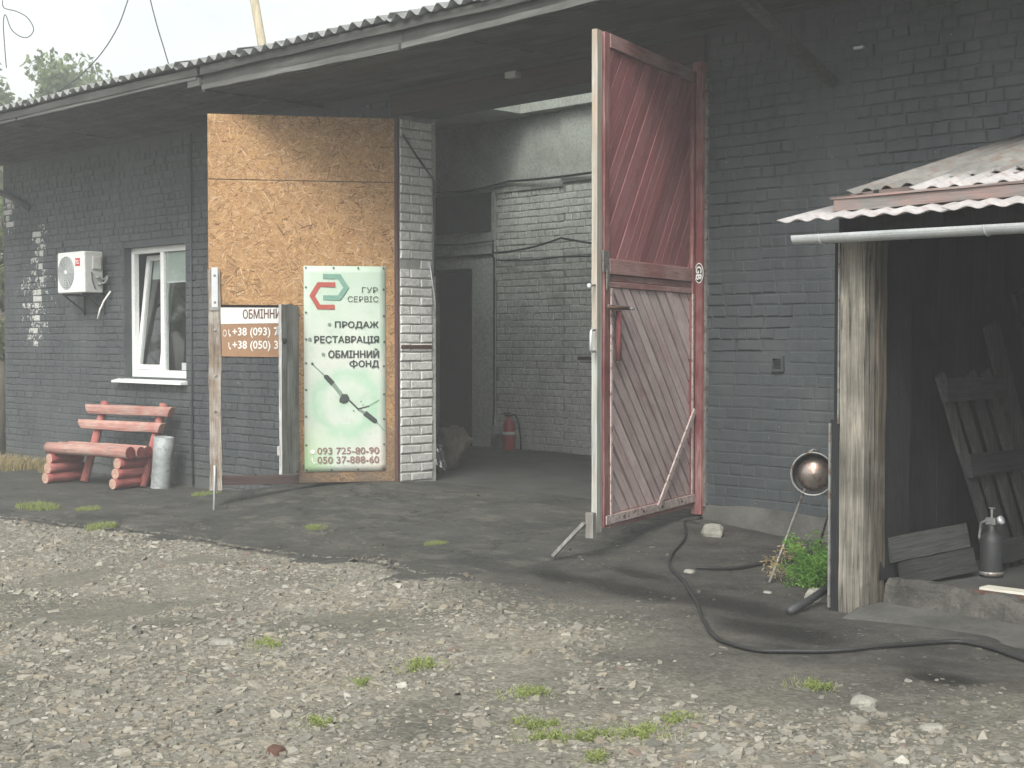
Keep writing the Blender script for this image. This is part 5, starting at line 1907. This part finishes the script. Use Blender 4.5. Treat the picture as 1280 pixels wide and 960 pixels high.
# ------------------------------------------------------------------ gravel
def gravel():
    rng = np.random.default_rng(5)
    N = 165000
    # sample in the wedge the yard shows, thinner with distance
    fwd = np.array([-math.sin(R(45.97)), math.cos(R(45.97))])
    rgt = np.array([math.cos(R(45.97)), math.sin(R(45.97))])
    dist = 4.3 + (15.5 - 4.3) * rng.random(N) ** 1.15
    lat = (rng.random(N) * 2 - 1) * (dist * .37 + .35)
    P = np.array(CAM[:2]) + dist[:, None] * fwd + lat[:, None] * rgt
    u, v = P[:, 0], P[:, 1]
    d = dust_amt(u, v)
    patch = vnoise(u * 1.15, v * 1.15, 71) * .6 + vnoise(u * 3.1, v * 3.1, 72) * .4
    keep = .98 * sstep(.33, .54, patch + (rng.random(N) - .5) * .22)
    keep = keep * np.interp(d, [.25, .75, 1.0], [1.0, .25, .05]) + .10 * (vnoise(u * 2.5, v * 2.5, 73) > .66) * (d > .5)
    # potholes in the asphalt filled with chips
    hole = np.zeros(N, bool)
    for hu, hv, hr_, hs in ((1.0, -1.95, .75, .16), (2.0, -2.25, .6, .15), (3.0, -2.55, .5, .16), (-.4, -2.2, .4, .12)):
        hole |= ((u - hu) / hr_) ** 2 + ((v - hv) / hs) ** 2 < .5 + vnoise(u * 5, v * 5, 74)
    onasph = (v > edge_v(u) - .06) & (u < 4.4)
    keep = np.where(onasph, np.where(hole, .6, .035), keep)
    # a denser rubble line along the asphalt edge
    near = (np.abs(v - edge_v(u) + .14) < .20) & (u < 4.6)
    keep = np.where(near, np.maximum(keep, .85), keep)
    ok = (rng.random(N) < keep) & (v < -.12) & ~((u > 6.75) & (v > -2.95))
    u, v, d, dist = u[ok], v[ok], d[ok], dist[ok]
    n = len(u)
    size = np.clip(np.exp(rng.normal(math.log(.0094), .56, n)), .0035, .046)
    size = size * np.interp(d, [.4, .9], [1.0, .6])
    size *= np.interp(dist, [4, 8, 15], [.85, 1.0, 1.2])
    K = 5
    ang = np.sort(rng.random((n, K)) * .7 + np.arange(K) * 1.0, axis=1) / K * 2 * math.pi + rng.random((n, 1)) * 6.28
    rad = size[:, None] * (.72 + .5 * rng.random((n, K)))
    el = 0.42 + .45 * rng.random((n, 1))
    ro = rng.random((n, 1)) * 6.28
    x, y = rad * np.cos(ang), rad * np.sin(ang) * el
    x, y = x * np.cos(ro) - y * np.sin(ro), x * np.sin(ro) + y * np.cos(ro)
    th = size * (.16 + .26 * rng.random(n))
    tx, ty = rng.normal(0, .22, (n, 1)), rng.normal(0, .22, (n, 1))
    top = np.stack([x * .93, y * .93, (th[:, None] + x * tx + y * ty) + th[:, None] * (rng.random((n, K)) - .5) * .35], 2)
    bot = np.stack([x, y, x * tx + y * ty - th[:, None] * .4], 2)
    base = np.stack([u, v, zterr(u, v) + np.where((v > edge_v(u)) & (u < 4.4), .024, -.002)], 1)
    co = (np.concatenate([top, bot], 1) + base[:, None, :]).reshape(-1, 3)
    o = (np.arange(n) * 2 * K)[:, None]
    sides = []
    for k in range(K):
        k2 = (k + 1) % K
        sides.append(np.stack([o[:, 0] + k, o[:, 0] + K + k, o[:, 0] + K + k2, o[:, 0] + k2], 1))
    sides = np.stack(sides, 1).reshape(-1)
    tops = (o + np.arange(K)).reshape(-1)
    loops = np.concatenate([sides, tops]).astype(np.int32)
    starts = np.concatenate([np.arange(n * K) * 4, n * K * 4 + np.arange(n) * K]).astype(np.int32)
    me = bpy.data.meshes.new("gravel")
    me.vertices.add(len(co))
    me.vertices.foreach_set("co", co.astype(np.float32).ravel())
    me.loops.add(len(loops))
    me.loops.foreach_set("vertex_index", loops)
    me.polygons.add(len(starts))
    me.polygons.foreach_set("loop_start", starts)
    me.update(calc_edges=True)
    me.shade_flat()
    pal = np.array([(.32, .30, .255), (.28, .268, .232), (.37, .345, .29), (.22, .213, .19), (.43, .405, .35), (.30, .265, .21), (.29, .28, .245), (.35, .315, .25), (.50, .48, .43), (.28, .22, .18)])
    w = np.array([.2, .17, .15, .1, .07, .08, .12, .07, .025, .015])
    c = pal[rng.choice(len(pal), n, p=w / w.sum())] * .72 * np.array([1.0, .985, .955]) * (.82 + .36 * rng.random((n, 1)))
    c = c * np.interp(d, [.2, .9], [1.0, .45])[:, None]
    at = me.attributes.new("tone", 'FLOAT_COLOR', 'POINT')
    at.data.foreach_set("color", np.repeat(np.concatenate([c, np.ones((n, 1))], 1), 2 * K, axis=0).astype(np.float32).ravel())
    me.materials.append(MAT['stone'])
    ob = link("gravel", me)
    tag(ob, "loose flat grey and beige stone chips strewn over the yard", "gravel", kind="stuff")


gravel()


# ------------------------------------------------------------------ plants
def leafcloud(centres, n, size, rg, droop=.3, flat_=.6):
    """small leaf-shaped quads round the given (x,y,z,r) centres"""
    V, F = [], []
    for _ in range(n):
        cx, cy, cz, r = rg.choice(centres)
        while True:
            a = Vector((rg.uniform(-1, 1), rg.uniform(-1, 1), rg.uniform(-1, 1)))
            if a.length < 1:
                break
        p_ = Vector((cx, cy, cz)) + Vector((a.x, a.y, a.z * .8)) * r
        dd = Vector((rg.uniform(-1, 1), rg.uniform(-1, 1), rg.uniform(-1, .5) - droop)).normalized()
        sd_ = dd.orthogonal().normalized()
        sd_ = Matrix.Rotation(rg.uniform(0, 6.28), 3, dd) @ sd_
        l, w = size * rg.uniform(.6, 1.3), size * flat_ * .5 * rg.uniform(.7, 1.2)
        o = len(V)
        V += [p_, p_ + dd * l * .5 + sd_ * w, p_ + dd * l, p_ + dd * l * .5 - sd_ * w]
        F.append((o, o + 1, o + 2, o + 3))
    return V, F


def blades(name, n, rad, h, mat, seed, wid=.004, spread=.5, flatness=1.0):
    rg = random.Random(seed)
    V, F = [], []
    for _ in range(n):
        a, r = rg.uniform(0, 6.28), rad * math.sqrt(rg.random())
        x, y = r * math.cos(a), r * math.sin(a) * flatness
        hh = h * rg.uniform(.45, 1.0) * (1 - .45 * r / rad)
        b = rg.uniform(0, 6.28)
        l = hh * rg.uniform(.1, spread * 1.6)
        dx, dy = math.cos(b), math.sin(b)
        w = wid * rg.uniform(.7, 1.3)
        px, py = -dy * w, dx * w
        o = len(V)
        V += [(x - px, y - py, -.01), (x + px, y + py, -.01), (x + dx * l * .35 + px * .8, y + dy * l * .35 + py * .8, hh * .6), (x + dx * l * .35 - px * .8, y + dy * l * .35 - py * .8, hh * .6), (x + dx * l, y + dy * l, hh * .95)]
        F += [(o, o + 1, o + 2, o + 3), (o + 3, o + 2, o + 4)]
    mb = MB()
    mb.v, mb.f = V, F
    return mb.mesh(name, mat)


def mat_tuft(seed):
    rg_ = random.Random(seed)
    cs = [(0, 0, .012, .045)]
    for _ in range(7):
        a_, r_ = rg_.uniform(0, 6.28), rg_.uniform(.02, .08)
        cs.append((r_ * math.cos(a_), r_ * math.sin(a_), rg_.uniform(.004, .016), rg_.uniform(.012, .032)))
    V, F = leafcloud(cs, 420, .017, rg_, -.75, .38)
    for _ in range(90):
        a_, r_ = rg_.uniform(0, 6.28), rg_.uniform(0, .15) ** 1.0
        h_ = rg_.uniform(.012, .05)
        p0, tp = Vector((r_ * math.cos(a_), r_ * math.sin(a_), -.004)), Vector((rg_.uniform(-.03, .03), rg_.uniform(-.03, .03), h_))
        sd_ = tp.orthogonal().normalized() * .0022
        o = len(V)
        V += [p0 - sd_, p0 + sd_, p0 + tp]
        F.append((o, o + 1, o + 2))
    mb_ = MB()
    mb_.v, mb_.f = [tuple(p_) for p_ in V], F
    return mb_.mesh("grass_tuft", 'tuft')


tm = [mat_tuft(s_) for s_ in (1, 2, 3)]
tm_big = [blades("grass_tuft", 480, .34, .11, 'tuft', s, .0042, 1.1, .6) for s in (4, 5)]
tufts = [((7.02, -5.13), .9, "small grass tuft, farthest of the cluster in the gravel"),
         ((7.37, -5.43), 1.0, "flat grass tuft left of the cluster, second from the bottom edge"),
         ((7.54, -5.54), .95, "grass tuft low left in the cluster near the bottom edge"),
         ((7.62, -5.38), .95, "grass tuft in the middle of the cluster near the bottom edge"),
         ((7.70, -4.99), .8, "round bright grass tuft apart to the right of the cluster"),
         ((7.74, -5.24), 1.05, "wide grass tuft at the right of the cluster"),
         ((7.86, -5.62), .75, "grass tuft at the very bottom edge of the yard"),
         ((6.25, -5.06), 1.1, "wispy grass tuft in the middle of the gravel"),
         ((6.34, -5.46), .7, "tiny grass tuft beside the wispy one in the gravel"),
         ((7.76, -4.18), .9, "thin grass tuft on the dark dust below the hose"),
         ((5.28, -5.20), .9, "faint grass tuft beside the long pale stone"),
         ((6.78, -6.0), .8, "sparse grass tuft in the bare sandy patch of the yard")]
for i, ((u, v), s, lab) in enumerate(tufts):
    o = link("grass_tuft", tm[i % 3], None, gz(u, v, 0), (0, 0, i * 1.3))
    o.scale = (s, s, s)
    tag(o, lab, "grass", "grass tufts in the yard")
for i, ((u, v), s, lab) in enumerate([((-3.1, -2.36), 1.0, "largest green grass patch on the asphalt in front of the bench"), ((-2.5, -2.1), .55, "small grass patch right of the large one before the bench"),
                                      ((-2.15, -.88), .55, "grass patch growing behind the foot of the drop rod"), ((1.12, -1.86), .4, "thin grass growing in the asphalt crack before the gate"),
                                      ((-1.17, -2.66), .6, "grass fringe along the asphalt edge below the bench"), ((2.81, -1.96), .3, "sparse grass blades on the apron in front of the gateway"),
                                      ((-3.6, -3.0), .7, "grass fringe at the far left of the asphalt edge")]):
    o = link("grass_patch", tm_big[i % 2], None, gz(u, v, .02), (0, 0, i * 2.1))
    o.scale = (s, s, s * .8 + .2)
    tag(o, lab, "grass", "grass patches on the asphalt")
dg = blades("dry_grass", 520, .42, .26, 'drygrass', 8, .0055, 1.0)
for i, ((u, v), s, lab) in enumerate([((-7.55, -.42), 1.0, "dry straw-coloured grass clump against the wall left of the bench"), ((-8.4, -.45), 1.1, "dry grass at the far corner of the garage"), ((-6.75, -.30), .6, "low dry grass clump nearest the left end of the bench")]):
    o = link("dry_grass", dg, None, gz(u, v, .02), (0, 0, i))
    o.scale = (s, s, s)
    tag(o, lab, "grass", "dry grass along the wall")


# bright weed beside the shed post
WD = thing("weed_bush", "bright green feathery weed growing between the tank and the shed post", "weed", gz(6.33, -1.98, 0))
rg = random.Random(4)
stems = MB()
cent = []
for k in range(26):
    a = rg.uniform(0, 6.28)
    r = rg.uniform(.04, .24)
    h = rg.uniform(.10, .30)
    tipp = Vector((r * math.cos(a), r * math.sin(a), h))
    stems.tube([(.04 * math.cos(a), .04 * math.sin(a), -.01), tipp * .55 + Vector((0, 0, h * .15)), tipp], [.004, .003, .0015], 5)
    for t in (.55, .8, 1.0):
        cent.append((tipp.x * t, tipp.y * t, h * t, .055))
stems.build("stem", 'weed', WD)
cent += [(rg.uniform(-.15, .15), rg.uniform(-.15, .15), rg.uniform(.02, .10), .06) for _ in range(26)]
V, F = leafcloud(cent, 5200, .028, rg, .1, .32)
mb = MB()
mb.v, mb.f = [tuple(p_) for p_ in V], F
mb.build("leaves", 'weed', WD)
dw = MB()
V, F = leafcloud([(-.22, .06, .16, .07), (-.27, .0, .10, .06), (-.16, .1, .2, .05), (-.20, -.05, .07, .08)], 420, .028, rg, .1, .3)
dw.v, dw.f = [tuple(p_) for p_ in V], F
tag(dw.build("dry_weed", 'drygrass', None, loc=gz(6.22, -1.95, 0)), "dry brown weed leaves beside the bright green weed", "weed")


def make_tree(name, label, loc, h, cr, nleaf, size, seed, group=None, crown_base=.45):
    rg = random.Random(seed)
    t = thing(name, label, "tree", loc, 0, group)
    mb = MB()
    top = Vector((rg.uniform(-.3, .3), rg.uniform(-.3, .3), h * .82))
    trunk = [Vector((0, 0, -.2)), Vector((rg.uniform(-.1, .1), rg.uniform(-.1, .1), h * .3)), Vector((top.x * .6, top.y * .6, h * .58)), top]
    mb.tube(trunk, [h * .03, h * .022, h * .013, h * .004], 10)
    cs = []
    for k in range(16):
        f = rg.uniform(crown_base, .95)
        b0 = trunk[1].lerp(top, max(0, (f - .3) / .6))
        a = rg.uniform(0, 6.28)
        rr_ = cr * rg.uniform(.45, 1.0) * math.sqrt(max(.15, 1 - ((f - .6) / .5) ** 2))
        e = b0 + Vector((rr_ * math.cos(a), rr_ * math.sin(a), h * rg.uniform(.03, .16)))
        m_ = b0.lerp(e, .5) + Vector((0, 0, h * .03))
        mb.tube([b0, m_, e], [h * .008, h * .005, h * .002], 6)
        for t_ in (.5, .75, 1.0):
            q_ = b0.lerp(e, t_)
            cs.append((q_.x + rg.uniform(-.3, .3), q_.y + rg.uniform(-.3, .3), q_.z + rg.uniform(-.2, .3), cr * rg.uniform(.16, .30)))
    mb.build("trunk", 'bark', t, True)
    V, F = leafcloud(cs, nleaf, size, rg, .45, .5)
    c = MB()
    c.v, c.f = [tuple(p_) for p_ in V], F
    c.build("crown", 'leaf', t)
    return t


t1 = make_tree("leafy_tree", "leafy tree showing above the far left end of the roof", (-27.0, 9.3, -.4), 10.6, 2.4, 6500, .21, 3, "trees behind the garage")
make_tree("leafy_tree", "leafy tree behind the far corner of the garage, half out of the picture", (-28.8, 8.0, -.4), 10.0, 2.2, 7000, .24, 8, "trees behind the garage")
t3 = make_tree("tall_shrub", "green shrub past the far end of the garage wall", (-11.3, .95, -.35), 4.6, .75, 5000, .09, 5, None, .12)


def copy_tree(o, loc, s, rz, label):
    c = o.copy()
    COL.objects.link(c)
    c.location = loc
    c.scale = (s, s, s)
    c.rotation_euler = (0, 0, rz)
    c["label"] = label
    c["group"] = "trees across the yard"
    for ch in o.children:
        k_ = ch.copy()
        COL.objects.link(k_)
        k_.parent = c
    return c


copy_tree(t3, (-30, -15, -.4), 1.7, 1.0, "broad shrub across the yard mirrored in the left window pane")
copy_tree(t3, (-25.5, -13.6, -.4), 1.4, 2.2, "shrub across the yard mirrored in the middle of the window")
copy_tree(t3, (-22, -10.6, -.4), 1.2, 4.0, "smaller shrub across the yard mirrored at the window's right edge")
copy_tree(t3, (-33, -18.5, -.4), 1.9, 5.0, "tallest shrub across the yard mirrored high in the window")

# poles and wires behind the roof
P1 = thing("utility_pole", "pale wooden pole at the left edge rising behind the roof", "pole", (-22.95, 6.20, -.4))
MB().tube([(0, 0, 0), (.02, 0, 6), (.0, .0, 11)], [.13, .11, .10], 12).build("shaft", 'polewood', P1, True)
P2 = thing("leaning_pole", "pale wooden pole leaning above the roof ridge", "pole", (-9.92, 4.95, 3.9))
MB().tube([(.62, .27, .0), (.40, .17, 1.3), (-.13, -.05, 4.2)], [.085, .08, .075], 12).build("shaft", 'polewood', P2, True)


# slack wires between the poles behind the garage
wa = [(-10.52, 3.12, 7.65), (-10.65, 2.96, 7.11), (-10.75, 2.84, 6.69), (-10.91, 2.66, 6.29), (-11.09, 2.46, 5.98), (-11.27, 2.26, 5.74), (-11.45, 2.07, 5.57)]
tag(MB().tube(catmull(wa, 5), .010, 6).build("overhead_wire", 'dark', None, True), "thin wire sagging down to the far left roof edge", "wire")
wb = [(-8.64, 2.15, 6.95), (-8.59, 2.19, 6.64), (-8.51, 2.26, 6.23), (-8.43, 2.32, 5.91), (-8.37, 2.38, 5.62)]
tag(MB().tube(catmull(wb, 5), .009, 6).build("overhead_wire", 'dark', None, True), "thin wire running beside the leaning pole", "wire")
wc = [(-21.81, 5.92, 9.47), (-21.78, 5.94, 9.29), (-21.58, 6.14, 9.21), (-21.39, 6.33, 9.06), (-21.28, 6.43, 8.79), (-21.36, 6.35, 8.61), (-21.49, 6.21, 8.61), (-21.65, 6.05, 8.79), (-21.75, 5.96, 9.13), (-21.78, 5.92, 8.91), (-21.74, 5.93, 8.34), (-21.71, 5.95, 7.87)]
tag(MB().tube(catmull(wc, 5), .013, 6).build("wire_loop", 'dark', None, True), "loop of slack wire hanging from the pole at the left edge", "wire")

# ------------------------------------------------------------------ volume added in place of lens glare
def veil():
    m = bpy.data.materials.new("glare_veil")
    m.use_nodes = True
    t = m.node_tree
    t.nodes.clear()
    o = t.nodes.new("ShaderNodeOutputMaterial")
    p_ = t.nodes.new("ShaderNodeVolumePrincipled")
    p_.inputs["Color"].default_value = (0.94, 0.965, 0.97, 1)
    p_.inputs["Density"].default_value = 0.0052
    p_.inputs["Anisotropy"].default_value = 0.1
    t.links.new(p_.outputs[0], o.inputs["Volume"])
    MAT['veil'] = m
    ob = MB().box(-270, 270, -270, 270, -1.6, 13.5).build("veil", 'veil')
    tag(ob, "thin pale haze added over the yard, standing in for lens glare", "veil", kind="stuff")


veil()
